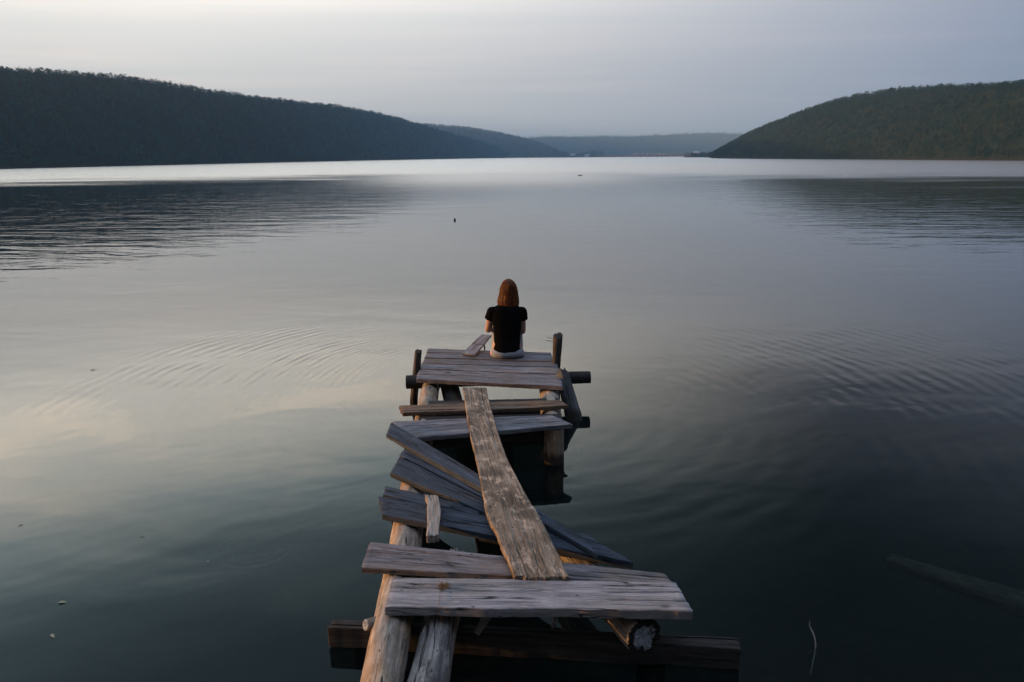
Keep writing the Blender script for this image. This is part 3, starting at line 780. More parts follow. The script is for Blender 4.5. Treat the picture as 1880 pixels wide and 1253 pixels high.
plank('plank', Z([(-0.207, 3.694), (0.487, 3.455)], 0.311), Z([(-0.20, 3.535), (0.653, 3.233)], 0.311), 0.022, M_blue, seed=165, wear=0.006, jag=0.012,
      label='thin slate plank lying lowest, just under the right end of the long slate plank', cat='plank')
plank('plank', Z([(-0.816, 3.445), (0.785, 3.122)], 0.348), Z([(-0.813, 3.195), (0.808, 3.023)], 0.348), 0.037, M_purple, seed=170, wear=0.006, jag=0.008,
      label='purplish grey plank under the near end of the long mottled plank', cat='plank')
plank('plank', Z([(-0.622, 3.074), (0.816, 3.015)], 0.370), Z([(-0.619, 2.832), (0.845, 2.784)], 0.370), 0.052, M_pale, seed=180, wear=0.007, jag=0.008, ny=22,
      label='widest pale lilac-grey plank, nearest of all, with a tuft of dry grass on it', cat='plank')
LL = [(-0.468, 6.055, 0.378), (-0.338, 4.973, 0.392), (-0.226, 4.169, 0.412), (-0.16, 3.634, 0.425), (-0.085, 3.371, 0.42), (-0.024, 3.131, 0.405), (0.004, 3.043, 0.39)]
LR = [(-0.243, 6.03, 0.378), (-0.142, 5.139, 0.392), (-0.034, 4.378, 0.412), (0.08, 3.867, 0.425), (0.177, 3.483, 0.42), (0.243, 3.177, 0.405), (0.283, 3.029, 0.39)]
plank('plank', LR, LL, 0.036, M_long, seed=190, wear=0.008, jag=0.014, nx=170, ny=26, warp=0.003, round_=0.008,
      label='long mottled tan plank laid lengthwise over all the other loose planks', cat='plank')
plank('offcut', Z([(-0.473, 3.887), (-0.435, 3.66), (-0.42, 3.424)], 0.404), Z([(-0.555, 3.91), (-0.512, 3.66), (-0.489, 3.414)], 0.404), 0.050, M_stub, seed=200, wear=0.010, jag=0.012, ny=10,
      label='short pale offcut block lying across the slate planks on the left', cat='offcut')
bd = empty('bench_board', (-0.40, 7.3, 0.40), 'short tilted split board propped beside the person, reaching out over the water', 'board')
plank('board_piece', [(-0.545, 7.127, 0.398), (-0.452, 7.385, 0.431)], [(-0.40, 7.07, 0.398), (-0.318, 7.345, 0.431)], 0.022, M_deck, seed=210, wear=0.006, jag=0.012, parent=bd, ny=8)
plank('board_piece', [(-0.455, 7.370, 0.436), (-0.353, 7.672, 0.470)], [(-0.316, 7.335, 0.436), (-0.232, 7.618, 0.470)], 0.020, M_deck, seed=211, wear=0.006, jag=0.014, parent=bd, ny=8)

# splintered root ends under the pale plank
log('broken_branch', [(-0.19, 2.93, 0.14), (-0.12, 2.97, 0.24), (-0.06, 3.00, 0.29)], [0.016, 0.022, 0.014], M_stub, seed=220, na=14, rough=0.25, end_parts=False,
    label='broken pale branch stub showing below the middle of the nearest pale plank', cat='branch')
log('broken_branch', [(0.195, 2.95, 0.16), (0.215, 2.96, 0.30)], [0.010, 0.008], M_stub, seed=221, na=12, rough=0.25, end_parts=False,
    label='thin upright splinter below the nearest pale plank, right of the branch stub', cat='branch')

# dry grass tuft with a hanging stalk
M_straw = simple('dry_grass', (0.22, 0.15, 0.085), 0.8, 0.4, 40)
def strand(bm_v, bm_f, pts, r):
    pts = [Vector(p) for p in pts]; k0 = len(bm_v)
    for i, p in enumerate(pts):
        t = (pts[min(i + 1, len(pts) - 1)] - pts[max(i - 1, 0)]).normalized()
        a = t.orthogonal().normalized(); c = t.cross(a)
        rr = r * (1 - 0.7 * i / (len(pts) - 1))
        for q in range(3):
            bm_v.append(tuple(p + (a * math.cos(q * 2.094) + c * math.sin(q * 2.094)) * rr))
    for i in range(len(pts) - 1):
        for q in range(3):
            A = k0 + i * 3 + q; B_ = k0 + i * 3 + (q + 1) % 3
            bm_f.append((A, B_, B_ + 3, A + 3))
rg = random.Random(5)
gv_, gf_ = [], []
for k in range(150):
    a = rg.uniform(0, 6.283); r = rg.uniform(0.0, 0.018)
    p = Vector((-0.352 + math.cos(a) * r, 2.985 + math.sin(a) * r * 1.3, 0.372)); q = [p]
    dr = Vector((math.cos(a), math.sin(a), rg.uniform(0.1, 1.3))).normalized()
    for s_ in range(5):
        dr = (dr + Vector((rg.uniform(-.6, .6), rg.uniform(-.6, .6), rg.uniform(-.7, .35)))).normalized()
        p = p + dr * rg.uniform(0.004, 0.009); p.z = max(p.z, 0.372); q.append(p)
    strand(gv_, gf_, q, 0.0007)
tuft = empty('grass_tuft', (-0.352, 2.985, 0.372), 'dry brown grass tuft lying on the nearest pale plank, one stalk hanging over its edge', 'grass tuft')
mesh_obj('blades', gv_, gf_, M_straw, tuft)
sv, sf = [], []
strand(sv, sf, [(-0.355, 2.97, 0.374), (-0.366, 2.93, 0.376), (-0.365, 2.88, 0.376), (-0.362, 2.835, 0.374), (-0.357, 2.815, 0.350), (-0.345, 2.800, 0.30), (-0.325, 2.795, 0.265), (-0.29, 2.80, 0.268)], 0.0011)
mesh_obj('stalk', sv, sf, M_straw, tuft)

# ------------------------------------------------------------------ things in the water
log('sunken_log', [(2.60, 4.14, -0.26), (2.972, 3.434, -0.10), (3.4, 2.62, 0.02 - 0.04)], [0.050, 0.075, 0.080], M_sunk, seed=300, rough=0.08,
    label='sunken log just under the dark water on the right', cat='log')
tw = [(1.50, 2.90, -0.10), (1.545, 2.97, -0.01), (1.552, 2.985, 0.02), (1.545, 3.02, 0.065), (1.528, 3.035, 0.085), (1.535, 3.04, 0.108)]
log('twig', tw, [0.002, 0.0038, 0.0035, 0.0035, 0.0042, 0.0015], simple('bleached_twig', (0.24, 0.21, 0.185), 0.7), seed=2, na=10, ds=0.008, rough=0.05, cracks=0, end_parts=False,
    label='thin bleached twig sticking up out of the dark water on the right', cat='twig')

M_leaf = simple('wet_leaf', (0.34, 0.33, 0.22), 0.6, 0.3, 60)
M_leaf2 = simple('brown_leaf', (0.16, 0.11, 0.05), 0.6, 0.3, 60)
def leaf(x, y, ln, ang, mat, label):
    V = [(0, 0, 0.001)]; n = 10
    for k in range(2 * n):
        t = k / n
        u = (t if t <= 1 else 2 - t); s_ = 1 if t <= 1 else -1
        w = 0.20 * math.sin(math.pi * min(1, u) ** 0.8) * s_
        V.append(((u - 0.5), w, 0.03 + 0.10 * abs(w) + 0.05 * math.sin(u * 5)))
    F = [(0, k, k + 1 if k < 2 * n else 1) for k in range(1, 2 * n + 1)]
    M_ = Matrix.Translation((x, y, 0.003)) @ Matrix.Rotation(ang, 4, 'Z') @ Matrix.Scale(ln, 4)
    tag(mesh_obj('leaf', [M_ @ Vector(v) for v in V], F, mat, None, Matrix.Translation((x, y, 0.003))), label, 'leaf', 'leaves floating on the lake')
leaf(-2.592, 3.398, 0.050, 0.1, M_leaf, 'pale leaf floating at the lower left, the farther of the two bright ones')
leaf(-2.463, 3.110, 0.042, -0.6, M_leaf, 'pale leaf floating at the lower left, the nearer of the two bright ones')
leaf(-5.07, 7.893, 0.06, 0.5, M_leaf2, 'brown leaf floating far out on the left in the bright water')
leaf(-2.502, 4.107, 0.030, 0.2, M_leaf, 'tiny leaf on the left, level with the small ripple ring')
leaf(-1.928, 3.797, 0.016, 0.2, simple('pale_petal', (0.6, 0.58, 0.5), 0.6), 'white speck of a leaf beside the small ripple ring')
leaf(-3.438, 4.271, 0.035, 0.9, M_leaf, 'small leaf near the left edge, highest of those there')

def ball(name, loc, sc, mat, label, cat, neck=True):
    bm = bmesh.new(); bmesh.ops.create_uvsphere(bm, u_segments=16, v_segments=10, radius=1)
    for v in bm.verts: v.co = Vector((v.co.x * sc[0], v.co.y * sc[1], v.co.z * sc[2])) * (1 + 0.06 * fn(v.co.x * 3, v.co.y * 3, v.co.z * 3))
    if neck:
        r = bmesh.ops.create_cone(bm, cap_ends=True, segments=10, radius1=sc[0] * .35, radius2=sc[0] * .22, depth=sc[2] * .8)
        for v in r['verts']: v.co.z += sc[2] * 1.25
    V = [tuple(v.co + Vector(loc)) for v in bm.verts]; F = [tuple(v.index for v in f.verts) for f in bm.faces]; bm.free()
    return tag(mesh_obj(name, V, F, mat, None, Matrix.Translation(loc)), label, cat)
ball('float', (-2.26, 27.79, 0.03), (0.045, 0.045, 0.045), simple('black_rubber', (0.012, 0.012, 0.012), 0.5), 'small dark float on the calm water beyond the person', 'float')
ball('float', (39.07, 81.86, 0.03), (0.055, 0.055, 0.055), simple('white_float', (0.75, 0.75, 0.75), 0.5), 'tiny white float far out on the water to the right', 'float')
log('driftwood', [(8.75, 91.4, 0.02), (9.0, 91.5, 0.06), (9.35, 91.5, 0.05)], [0.03, 0.06, 0.03], M_post, seed=310, na=14, label='small piece of driftwood far out in the middle of the lake', cat='driftwood', end_parts=False)

# ------------------------------------------------------------------ far shore: trees, houses, sheds
M_bark = simple('far_bark', (0.06, 0.045, 0.035), 0.9)
prng = np.random.default_rng(99)
def far_tree(x, y, z, h, label, kind=0, group='trees on the far shore'):
    t = empty('pine_tree' if kind == 0 else 'tree', (x, y, z), label, 'tree', group)
    V, F = tree_proto(prng, kind)
    V, F = V[:-3], F[:-1]
    V2, F2 = tree_proto(prng, kind); V2, F2 = V2[:-3], F2[:-1]
    F = np.concatenate([F, F2 + len(V)]); V = np.concatenate([V, V2])
    w = h * (1.0 if kind == 0 else 1.25)
    me = mesh_obj('crown', [(x + v[0] * w, y + v[1] * w, z + v[2] * h) for v in V], [tuple(int(q) for q in f) for f in F], F_far, t, Matrix.Translation((x, y, z)), smooth=False)
    at = me.data.attributes.new('tint', 'FLOAT', 'FACE'); at.data.foreach_set('value', np.clip(prng.normal(0.3, 0.25, len(F)), 0, 1).astype(np.float32))
    V = []; F = []
    for k in range(8):
        a = k * math.pi / 4
        V += [(x + math.cos(a) * h * .02, y + math.sin(a) * h * .02, z - .8), (x + math.cos(a) * h * .01, y + math.sin(a) * h * .01, z + h * .7)]
    F = [(2 * k, (2 * k + 2) % 16, (2 * k + 3) % 16, 2 * k + 1) for k in range(8)]
    mesh_obj('trunk', V, F, M_bark, t, Matrix.Translation((x, y, z)))

rg = random.Random(3)
for k in range(11):
    far_tree(162 + k * 4.6 + rg.uniform(-1, 1), 1585 + rg.uniform(-8, 8), 4.0, rg.uniform(9, 13.5), 'dark conifer in the tight clump at the middle of the far shore', 0)
for x, y, z, h, lb in ((104, 1640, 8, 12, 'round tree on the far meadow, leftmost of those below the second hill'),
                       (124, 1650, 7, 8, 'low round tree on the far meadow, between the two others'),
                       (86, 1640, 9, 9, 'small round tree on the far meadow, closest to the left hill')):
    far_tree(x, y, z, h, lb, 1)
for k in range(26):
    x = -52 + k * 7.2 + rg.uniform(-3, 3)
    far_tree(x, 1640 + rg.uniform(-14, 30), max(1.0, 9 - k * 0.22), rg.uniform(5, 8.5), 'low tree in the loose line along the meadow at the end of the left hill', 1, 'low trees along the far meadow')
for x, h, kd, lb in ((372, 8, 1, 'round tree just left of the cream house on the far shore'), (383, 6, 1, 'low bush-like tree against the left wall of the cream house'),
                 (402, 7, 1, 'small tree just right of the cream house on the far shore'), (418, 6, 1, 'low tree between the cream house and the right hill'),
                 (432, 10, 1, 'tallest round tree at the foot of the right hill'), (441, 8, 1, 'round tree right of the tallest one at the foot of the right hill')):
    far_tree(x, 1480, 1.0, h, lb, kd)
far_tree(231, 902, 0.8, 5, 'tree at the very tip of the right hill', 1)
far_tree(238, 880, 1.2, 4.5, 'small tree beside the tip of the right hill', 1)

def house(name, x, y, z, w, dp, h, rh, wall, roof, label, cat, group=None, windows=0):
    t = empty(name, (x, y, z), label, cat, group)
    X0, X1, Y0, Y1 = x - w / 2, x + w / 2, y - dp / 2, y + dp / 2
    V = [(X0, Y0, z - 1), (X1, Y0, z - 1), (X1, Y1, z - 1), (X0, Y1, z - 1), (X0, Y0, z + h), (X1, Y0, z + h), (X1, Y1, z + h), (X0, Y1, z + h), (X0, y, z + h + rh * .97), (X1, y, z + h + rh * .97)]
    F = [(0, 1, 5, 4), (1, 2, 6, 5), (2, 3, 7, 6), (3, 0, 4, 7), (4, 7, 8), (5, 9, 6), (4, 5, 9, 8), (6, 7, 8, 9)]
    mesh_obj('wall', V, F, wall, t, Matrix.Translation((x, y, z)), smooth=False)
    e = 0.35; q = 0.25
    V = []
    for xx in (X0 - e, X1 + e):
        V += [(xx, Y0 - e, z + h - .15), (xx, y, z + h + rh), (xx, Y1 + e, z + h - .15), (xx, Y0 - e, z + h - .15 + q), (xx, y, z + h + rh + q), (xx, Y1 + e, z + h - .15 + q)]
    F = [(0, 6, 7, 1), (1, 7, 8, 2), (3, 4, 10, 9), (4, 5, 11, 10), (0, 3, 9, 6), (2, 8, 11, 5), (0, 1, 4, 3), (1, 2, 5, 4), (6, 9, 10, 7), (7, 10, 11, 8)]
    mesh_obj('roof', V, F, roof, t, Matrix.Translation((x, y, z)), smooth=False)
    for k in range(windows):
        wx_ = X0 + w * (k + .5) / windows
        V = [(wx_ + a * .5, Y0 - c, z + h * .45 + d_ * .65) for c in (0, .12) for a, d_ in ((-1, -1), (1, -1), (1, 1), (-1, 1))]
        F = [(4, 5, 6, 7), (0, 1, 5, 4), (1, 2, 6, 5), (2, 3, 7, 6), (3, 0, 4, 7)]
        mesh_obj('window', V, F, M_glass, t, Matrix.Translation((wx_, Y0, z)), smooth=False)
M_glass = simple('dark_window_glass', (0.04, 0.05, 0.06), 0.2)
M_cream = simple('cream_plaster', (0.72, 0.62, 0.36), 0.9, 0.1); M_roofy = simple('pale_roof_sheet', (0.60, 0.56, 0.46), 0.7, 0.15)
M_pink = simple('pinkish_boards', (0.36, 0.25, 0.20), 0.9, 0.2); M_roofp = simple('faded_roof_sheet', (0.42, 0.34, 0.30), 0.8, 0.2)
M_white = simple('white_boards', (0.78, 0.78, 0.78), 0.8, 0.1); M_roofg = simple('grey_roof_sheet', (0.50, 0.50, 0.52), 0.8, 0.1)
house('house', 391, 1490, 1.5, 9.5, 8, 6.0, 3.0, M_cream, M_roofy, 'cream two-storey house on the far shore near the foot of the right hill', 'house', windows=3)
house('house', 169, 1560, 2.0, 9.0, 6, 2.6, 1.6, M_white, M_roofg, 'low white house in front of the tight clump of dark conifers', 'house', windows=3)
house('house', 141, 1600, 4.5, 11, 6, 2.2, 1.6, M_white, M_roofg, 'low white house left of the dark conifer clump, below the meadow', 'house', windows=3)
for k in range(8):
    house('shed', 272 + k * 8.6 + rg.uniform(-1, 1), 1545 - k * 3, 2.2, 5.2, 5, 3.0, 2.0, M_pink, M_roofp, 'small pinkish shed in the row along the low bank at the end of the lake', 'shed', 'row of sheds on the far bank')

# ------------------------------------------------------------------ the seated person
CX, CY = -0.053, 7.10
def skin_mat(name, col):
    m, b = new_mat(name)
    n = b.noise(b.n('ShaderNodeTexCoord').outputs['Object'], 30, 4.0)
    c = b.mix(n, [x * 0.88 for x in col], col)
    p = b.n('ShaderNodeBsdfPrincipled', {'Base Color': c, 'Roughness': 0.55, 'Subsurface Weight': 0.12, 'Subsurface Scale': 0.01})
    p.inputs['Subsurface Radius'].default_value = (1, 0.35, 0.2)
    b.n('ShaderNodeOutputMaterial', {0: p.outputs[0]}); return m
M_skin = skin_mat('skin', (0.50, 0.30, 0.22))
M_shirt = simple('black_cotton', (0.0045, 0.0045, 0.0055), 1.0, 0.15, 60, 0.02, 0.15)
m, b = new_mat('shorts_cloth')
ob = b.n('ShaderNodeTexCoord').outputs['Object']
sx = b.n('ShaderNodeSeparateXYZ', {0: ob})
side = b.mr(b.math('ABSOLUTE', sx.outputs[0]), 0.168, 0.180)
pat = b.mr(b.noise(ob, 55, 2.0), 0.48, 0.54)
c = b.mix(b.math('MULTIPLY', side, 1.0), (0.30, 0.325, 0.38), b.mix(pat, (0.60, 0.10, 0.16), (0.70, 0.62, 0.62)))
p = b.n('ShaderNodeBsdfPrincipled', {'Base Color': c, 'Roughness': 0.9, 'Specular IOR Level': 0.1})
b.n('ShaderNodeOutputMaterial', {0: p.outputs[0]}); M_shorts = m
m, b = new_mat('auburn_hair')
ob = b.n('ShaderNodeTexCoord').outputs['Object']
s_ = b.noise(b.mul(ob, (110, 110, 6)), 1.0, 3.0, 0.7)
s2 = b.noise(b.mul(ob, (30, 30, 3)), 1.0, 2.0, 0.6)
c = b.mix(b.mr(s_, 0.3, 0.7), (0.022, 0.007, 0.003), (0.30, 0.085, 0.017))
c = b.mix(b.mr(s2, 0.5, 0.75), c, (0.34, 0.12, 0.028))
bp = b.n('ShaderNodeBump', {'Strength': 1.0, 'Distance': 0.006, 'Height': s_})
p = b.n('ShaderNodeBsdfPrincipled', {'Base Color': c, 'Roughness': 0.40, 'Normal': bp.outputs[0], 'Specular IOR Level': 0.4})
tl = b.n('ShaderNodeBsdfTranslucent', {'Color': (0.62, 0.22, 0.045, 1)})
hm = b.n('ShaderNodeMixShader', {0: 0.05, 1: p.outputs[0], 2: tl.outputs[0]})
b.n('ShaderNodeOutputMaterial', {0: hm.outputs[0]}); M_hair = m


class Body:
    """closed solids in person-local space, fused to one skin by a voxel remesh"""
    def __init__(s): s.bm = bmesh.new()

    def ell(s, c, r, rot=None):
        q = bmesh.ops.create_uvsphere(s.bm, u_segments=24, v_segments=16, radius=1)['verts']
        Mx = Matrix.Translation(c) @ (rot or Matrix.Identity(4)) @ Matrix.Diagonal((*r, 1))
        for v in q: v.co = Mx @ v.co

    def cap(s, a, ra, c, rc, na=20, flat_end=False):
        a, c = Vector(a), Vector(c); d = (c - a); L = d.length; rot = d.to_track_quat('Z', 'Y').to_matrix().to_4x4()
        rings = []
        prof = []
        for k in range(6): t = k / 5 * math.pi / 2; prof.append((-ra * math.cos(t), ra * math.sin(t)))
        for k in range(1, 6): f = k / 6; prof.append((L * f, ra + (rc - ra) * f))
        if flat_end: prof.append((L, rc)); prof.append((L, 0.0))
        else:
            for k in range(6): t = k / 5 * math.pi / 2; prof.append((L + rc * math.sin(t), rc * math.cos(t)))
        Mx = Matrix.Translation(a) @ rot
        for z, r in prof:
            if r < 1e-5: rings.append([s.bm.verts.new(Mx @ Vector((0, 0, z)))])
            else: rings.append([s.bm.verts.new(Mx @ Vector((math.cos(6.28319 * k / na) * r, math.sin(6.28319 * k / na) * r, z))) for k in range(na)])
        for A, B_ in zip(rings, rings[1:]):
            for k in range(na):
                k2 = (k + 1) % na
                if len(A) == 1: s.bm.faces.new((A[0], B_[k2], B_[k]))
                elif len(B_) == 1: s.bm.faces.new((A[k], A[k2], B_[0]))
                else: s.bm.faces.new((A[k], A[k2], B_[k2], B_[k]))

    def loft(s, rings, na=40):
        """rings: (z, half width, half depth, cx, cy, squareness)"""
        RR = []
        for z, w, d, cx, cy, e in rings:
            R_ = []
            for k in range(na):
                a = 6.28319 * k / na; ca, sa = math.cos(a), math.sin(a)
                x = w * math.copysign(abs(ca) ** e, ca); y = d * math.copysign(abs(sa) ** e, sa)
                R_.append(s.bm.verts.new((cx + x, cy + y, z)))
            RR.append(R_)
        for A, B_ in zip(RR, RR[1:]):
            for k in range(na): s.bm.faces.new((A[k], A[(k + 1) % na], B_[(k + 1) % na], B_[k]))
        s.bm.faces.new(list(reversed(RR[0]))); s.bm.faces.new(RR[-1])

    def build(s, name, mat, parent, voxel=0.006, smooth=4, loc=(0, 0, 0), wrinkle=None):
        bmesh.ops.recalc_face_normals(s.bm, faces=s.bm.faces)
        me = bpy.data.meshes.new(name); s.bm.to_mesh(me); s.bm.free()
        o = bpy.data.objects.new(name, me); C.objects.link(o)
        md = o.modifiers.new('r', 'REMESH'); md.mode = 'VOXEL'; md.voxel_size = voxel; md.use_smooth_shade = True
        if smooth: sm = o.modifiers.new('s', 'SMOOTH'); sm.factor = 0.5; sm.iterations = smooth
        dg = bpy.context.evaluated_depsgraph_get()
        me2 = bpy.data.meshes.new_from_object(o.evaluated_get(dg))
        bpy.data.objects.remove(o); bpy.data.meshes.remove(me)
        me2.name = name
        if wrinkle:
            for v in me2.vertices:
                k = wrinkle(v.co)
                v.co = v.co + v.normal * k
        me2.materials.clear(); me2.materials.append(mat)
        me2.polygons.foreach_set('use_smooth', [True] * len(me2.polygons))
        o = bpy.data.objects.new(name, me2); C.objects.link(o); o.parent = parent; o.location = loc
        return o


person = empty('person', (CX, CY, 0.0), 'person with shoulder-length auburn hair and black t-shirt, seated with back turned', 'person')
B = Body()
HX = 0.020
SH = {-1: (-0.158, 0.035, 0.846), 1: (0.160, 0.035, 0.844)}
EL = {-1: (-0.205, 0.095, 0.640), 1: (0.166, 0.095, 0.622)}
WR = {-1: (-0.120, 0.315, 0.600), 1: (0.105, 0.315, 0.590)}
B.loft([(0.385, .150, .095, 0, 0.01, .9), (0.43, .168, .112, 0, 0.01, .9), (0.50, .155, .105, 0, 0.01, .9), (0.58, .130, .085, 0, 0.02, .95), (0.66, .130, .082, 0, 0.03, .95),
        (0.76, .148, .092, 0, 0.035, .9), (0.84, .158, .085, 0, 0.04, .9), (0.90, .115, .060, 0, 0.045, .95), (0.93, .06, .05, 0.005, 0.05, 1)])
B.cap((0.005, 0.045, 0.90), 0.052, (0.015, 0.070, 1.01), 0.048)
B.ell((HX, 0.095, 1.095), (0.074, 0.092, 0.100)); B.ell((HX, 0.12, 1.045), (0.056, 0.068, 0.075))
B.ell((HX, 0.172, 1.000), (0.024, 0.022, 0.020))                                   # chin
B.cap((HX, 0.180, 1.085), 0.009, (HX, 0.203, 1.050), 0.013)                        # nose
for s in (-1, 1):
    B.ell((HX + s * 0.030, 0.170, 1.098), (0.016, 0.012, 0.010)); B.ell((HX + s * 0.034, 0.160, 1.062), (0.020, 0.020, 0.018))   # brow and cheek
    B.ell((HX + s * 0.076, 0.095, 1.070), (0.010, 0.020, 0.032))                   # ear
B.cap((HX - 0.018, 0.180, 1.026), 0.0075, (HX + 0.018, 0.180, 1.026), 0.0075)      # lips
for s in (-1, 1):
    B.cap(SH[s], 0.045, EL[s], 0.036); B.ell((SH[s][0] * 0.95, 0.035, 0.848), (0.050, 0.048, 0.042))
    B.cap(EL[s], 0.036, WR[s], 0.023)
    w = Vector(WR[s]); pd = Vector((-s * 0.72, 0.55, -0.25)).normalized(); side_ = pd.cross(Vector((0, 0, 1))).normalized() * s
    palm = w + pd * 0.050
    B.cap(w, 0.022, w + pd * 0.045, 0.024)
    for f, (off_, ln) in enumerate(((-0.026, 0.062), (-0.009, 0.072), (0.009, 0.068), (0.025, 0.054))):
        r0 = palm + side_ * off_ + pd * 0.020
        k1 = r0 + pd * ln * 0.48 + Vector((0, 0, -0.006)); k2 = k1 + (pd * 0.7 + Vector((0, 0, -0.7))).normalized() * ln * 0.32
        k3 = k2 + (pd * 0.2 + Vector((0, 0, -1))).normalized() * ln * 0.26
        B.cap(palm + side_ * off_ * 0.6, 0.013, r0, 0.0095, 10); B.cap(r0, 0.0090, k1, 0.0082, 10); B.cap(k1, 0.0082, k2, 0.0075, 10); B.cap(k2, 0.0075, k3, 0.0065, 10)
    t0 = w + pd * 0.022 - side_ * 0.020
    t1 = t0 - side_ * 0.026 + pd * 0.022; t2 = t1 + pd * 0.026 + Vector((0, 0, -0.010))
    B.cap(t0, 0.014, t1, 0.0100, 10); B.cap(t1, 0.0100, t2, 0.0080, 10)
    # legs drawn up: knees before the chest, feet on the platform's edge, toes over it
    B.ell((s * 0.080, 0.03, 0.445), (0.085, 0.10, 0.080))
    B.cap((s * 0.082, 0.05, 0.450), 0.078, (s * 0.085, 0.285, 0.775), 0.056)
    B.cap((s * 0.085, 0.290, 0.775), 0.056, (s * 0.082, 0.275, 0.640), 0.054); B.cap((s * 0.082, 0.275, 0.640), 0.054, (s * 0.080, 0.225, 0.425), 0.036)
    B.ell((s * 0.080, 0.205, 0.400), (0.032, 0.042, 0.038)); B.cap((s * 0.080, 0.235, 0.398), 0.032, (s * 0.088, 0.350, 0.382), 0.022)
    for k in range(5): B.cap((s * (0.070 + k * 0.011), 0.352, 0.378), 0.010, (s * (0.070 + k * 0.012), 0.392 - k * 0.006, 0.374), 0.009 - k * 0.0006, 8)
body = B.build('body', M_skin, person, 0.0045, 3)

# eyes are parts
for s in (-1, 1):
    bm = bmesh.new(); bmesh.ops.create_uvsphere(bm, u_segments=12, v_segments=8, radius=0.011)
    V = [tuple(v.co + Vector((CX + HX + s * 0.030, CY + 0.173, 1.087))) for v in bm.verts]; F = [tuple(v.index for v in f.verts) for f in bm.faces]; bm.free()
    mesh_obj('eye', V, F, M_white, person, Matrix.Translation((CX, CY, 1.087)))

B = Body()
B.loft([(0.408, .158, .118, 0, 0.0, .85), (0.44, .158, .122, 0, 0.005, .85), (0.50, .148, .115, 0, 0.01, .88), (0.56, .140, .104, 0, 0.015, .9), (0.62, .143, .100, 0, 0.02, .9),
        (0.69, .152, .104, 0, 0.03, .88), (0.77, .162, .108, 0, 0.035, .86), (0.84, .168, .100, 0, 0.038, .84), (0.885, .158, .082, 0, 0.04, .84), (0.912, .120, .066, 0.003, 0.045, .9), (0.930, .075, .058, 0.008, 0.05, 1)])
for s in (-1, 1):
    a, c = Vector(SH[s]), Vector(EL[s])
    B.ell((s * 0.140, 0.035, 0.856), (0.062, 0.060, 0.046))
    B.cap(a + Vector((0, 0, 0.004)), 0.056, a.lerp(c, 0.36) + Vector((s * 0.003, 0, 0)), 0.062, flat_end=True)
def wr(p):
    t = 0.0022 * mnoise.noise(Vector((p.x * 9, p.y * 9, p.z * 22))) + 0.0035 * mnoise.noise(Vector((p.x * 6 + p.z * 14, 1.3, p.z * 9)))
    return t * (1.4 if p.z < 0.60 else 0.8)
B.build('t_shirt', M_shirt, person, 0.005, 2, wrinkle=wr)
B = Body()
B.loft([(0.357, .150, .100, 0, 0.02, .8), (0.372, .175, .125, 0, 0.01, .8), (0.40, .187, .132, 0, 0.005, .82), (0.43, .180, .128, 0, 0.005, .85), (0.455, .165, .116, 0, 0.01, .9)])
for s in (-1, 1):
    B.cap((s * 0.084, 0.05, 0.450), 0.088, (s * 0.086, 0.175, 0.620), 0.080, flat_end=True)
B.build('shorts', M_shorts, person, 0.005, 2, wrinkle=lambda p: 0.003 * mnoise.noise(Vector((p.x * 16, p.y * 16, p.z * 16))))

# hair: head-hugging shell that falls to the shoulders, face left free, with strands on it
hair_rings = [(0.915, .106, .062, HX - 0.002, 0.045), (0.937, .113, .070, HX - 0.004, 0.048), (0.98, .114, .078, HX - 0.005, 0.055), (1.01, .106, .084, HX - 0.003, 0.065), (1.04, .099, .092, HX, 0.075), (1.075, .095, .103, HX, 0.085),
              (1.106, .088, .106, HX, 0.090), (1.135, .078, .102, HX, 0.092), (1.160, .062, .090, HX, 0.092), (1.180, .042, .068, HX, 0.090), (1.194, .020, .035, HX, 0.088), (1.198, .004, .006, HX, 0.088)]
hr = resample(hair_rings, 60); na = 96; V = []
for (z, w, d, cx, cy) in hr:
    fall = max(0, min(1, (1.10 - z) / 0.15))
    for k in range(na):
        a = 6.28319 * k / na; ca, sa = math.cos(a), math.sin(a)
        g = 1 + (0.05 + 0.05 * fall) * mnoise.noise(Vector((ca * 5.5, sa * 5.5, z * 2.0))) + 0.025 * mnoise.noise(Vector((ca * 18, sa * 18, z * 3)))
        front = max(0, sa) * fall                       # open the curtain towards the face
        zz = z + (0.012 * mnoise.noise(Vector((ca * 9, sa * 9, 3.3))) if z < 0.96 else 0)
        V.append((CX + cx + w * ca * g, CY + cy + d * math.copysign(abs(sa) ** 1.25, sa) * g * (1 - 0.75 * front), zz))
n = len(hr)
F = [(i * na + j, i * na + (j + 1) % na, (i + 1) * na + (j + 1) % na, (i + 1) * na + j) for i in range(n - 1) for j in range(na)]
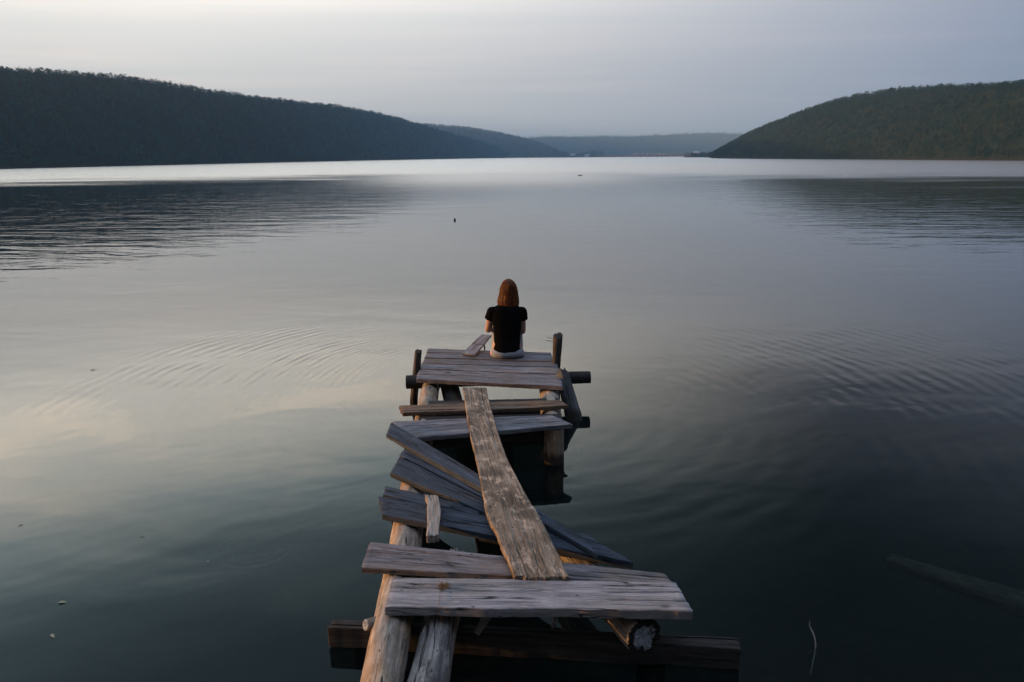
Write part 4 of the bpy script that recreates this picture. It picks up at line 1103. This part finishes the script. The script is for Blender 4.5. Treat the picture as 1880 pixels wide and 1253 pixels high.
F.append(tuple(range((n - 1) * na, n * na))); F.append(tuple(reversed(range(na))))
hair = mesh_obj('hair', V, F, M_hair, person, Matrix.Translation((CX, CY, 0)))
rg = random.Random(21); sv, sf = [], []
for k in range(170):
    a = rg.uniform(math.pi * 0.92, math.pi * 2.08); ca, sa = math.cos(a), math.sin(a)
    i0 = rg.randint(0, 8) if rg.random() < .7 else rg.randint(8, 25); i1 = rg.randint(46, 58); q = []
    ph = rg.uniform(0, 9); lift = rg.uniform(0.995, 1.012)
    for i in range(i1, i0 - 1, -4):
        z, w, d, cx, cy = hr[i]; fall = max(0, min(1, (1.10 - z) / 0.15))
        aa = a + 0.05 * math.sin(z * 22 + ph); ca, sa = math.cos(aa), math.sin(aa)
        g = lift + (0.05 + 0.05 * fall) * mnoise.noise(Vector((ca * 5.5, sa * 5.5, z * 2.0))) + 0.03 * (1 if i < 8 else 0) * rg.random()
        q.append((CX + cx + w * ca * g, CY + cy + d * sa * g * (1 - 0.75 * max(0, sa) * fall), z - (0.012 if i <= i0 + 4 else 0)))
    if len(q) > 2: strand(sv, sf, q, 0.0016)
mesh_obj('strands', sv, sf, M_hair, hair, Matrix.Translation((CX, CY, 0)))

# ------------------------------------------------------------------ haze over the lake
m, b = new_mat('haze_air')
pv = b.n('ShaderNodeVolumePrincipled', {'Color': (0.40, 0.68, 1.0, 1), 'Density': 0.00032, 'Anisotropy': 0.0})
b.n('ShaderNodeOutputMaterial', {1: pv.outputs[0]})
hx0, hx1, hy0, hy1, hz0, hz1 = -2400, 2400, -450, 4500, -6.5, 118
V = [(hx0, hy0, hz0), (hx1, hy0, hz0), (hx1, hy1, hz0), (hx0, hy1, hz0), (hx0, hy0, hz1), (hx1, hy0, hz1), (hx1, hy1, hz1), (hx0, hy1, hz1)]
F = [(3, 2, 1, 0), (4, 5, 6, 7), (0, 1, 5, 4), (1, 2, 6, 5), (2, 3, 7, 6), (3, 0, 4, 7)]
tag(mesh_obj('haze', V, F, m, smooth=False), kind='stuff')
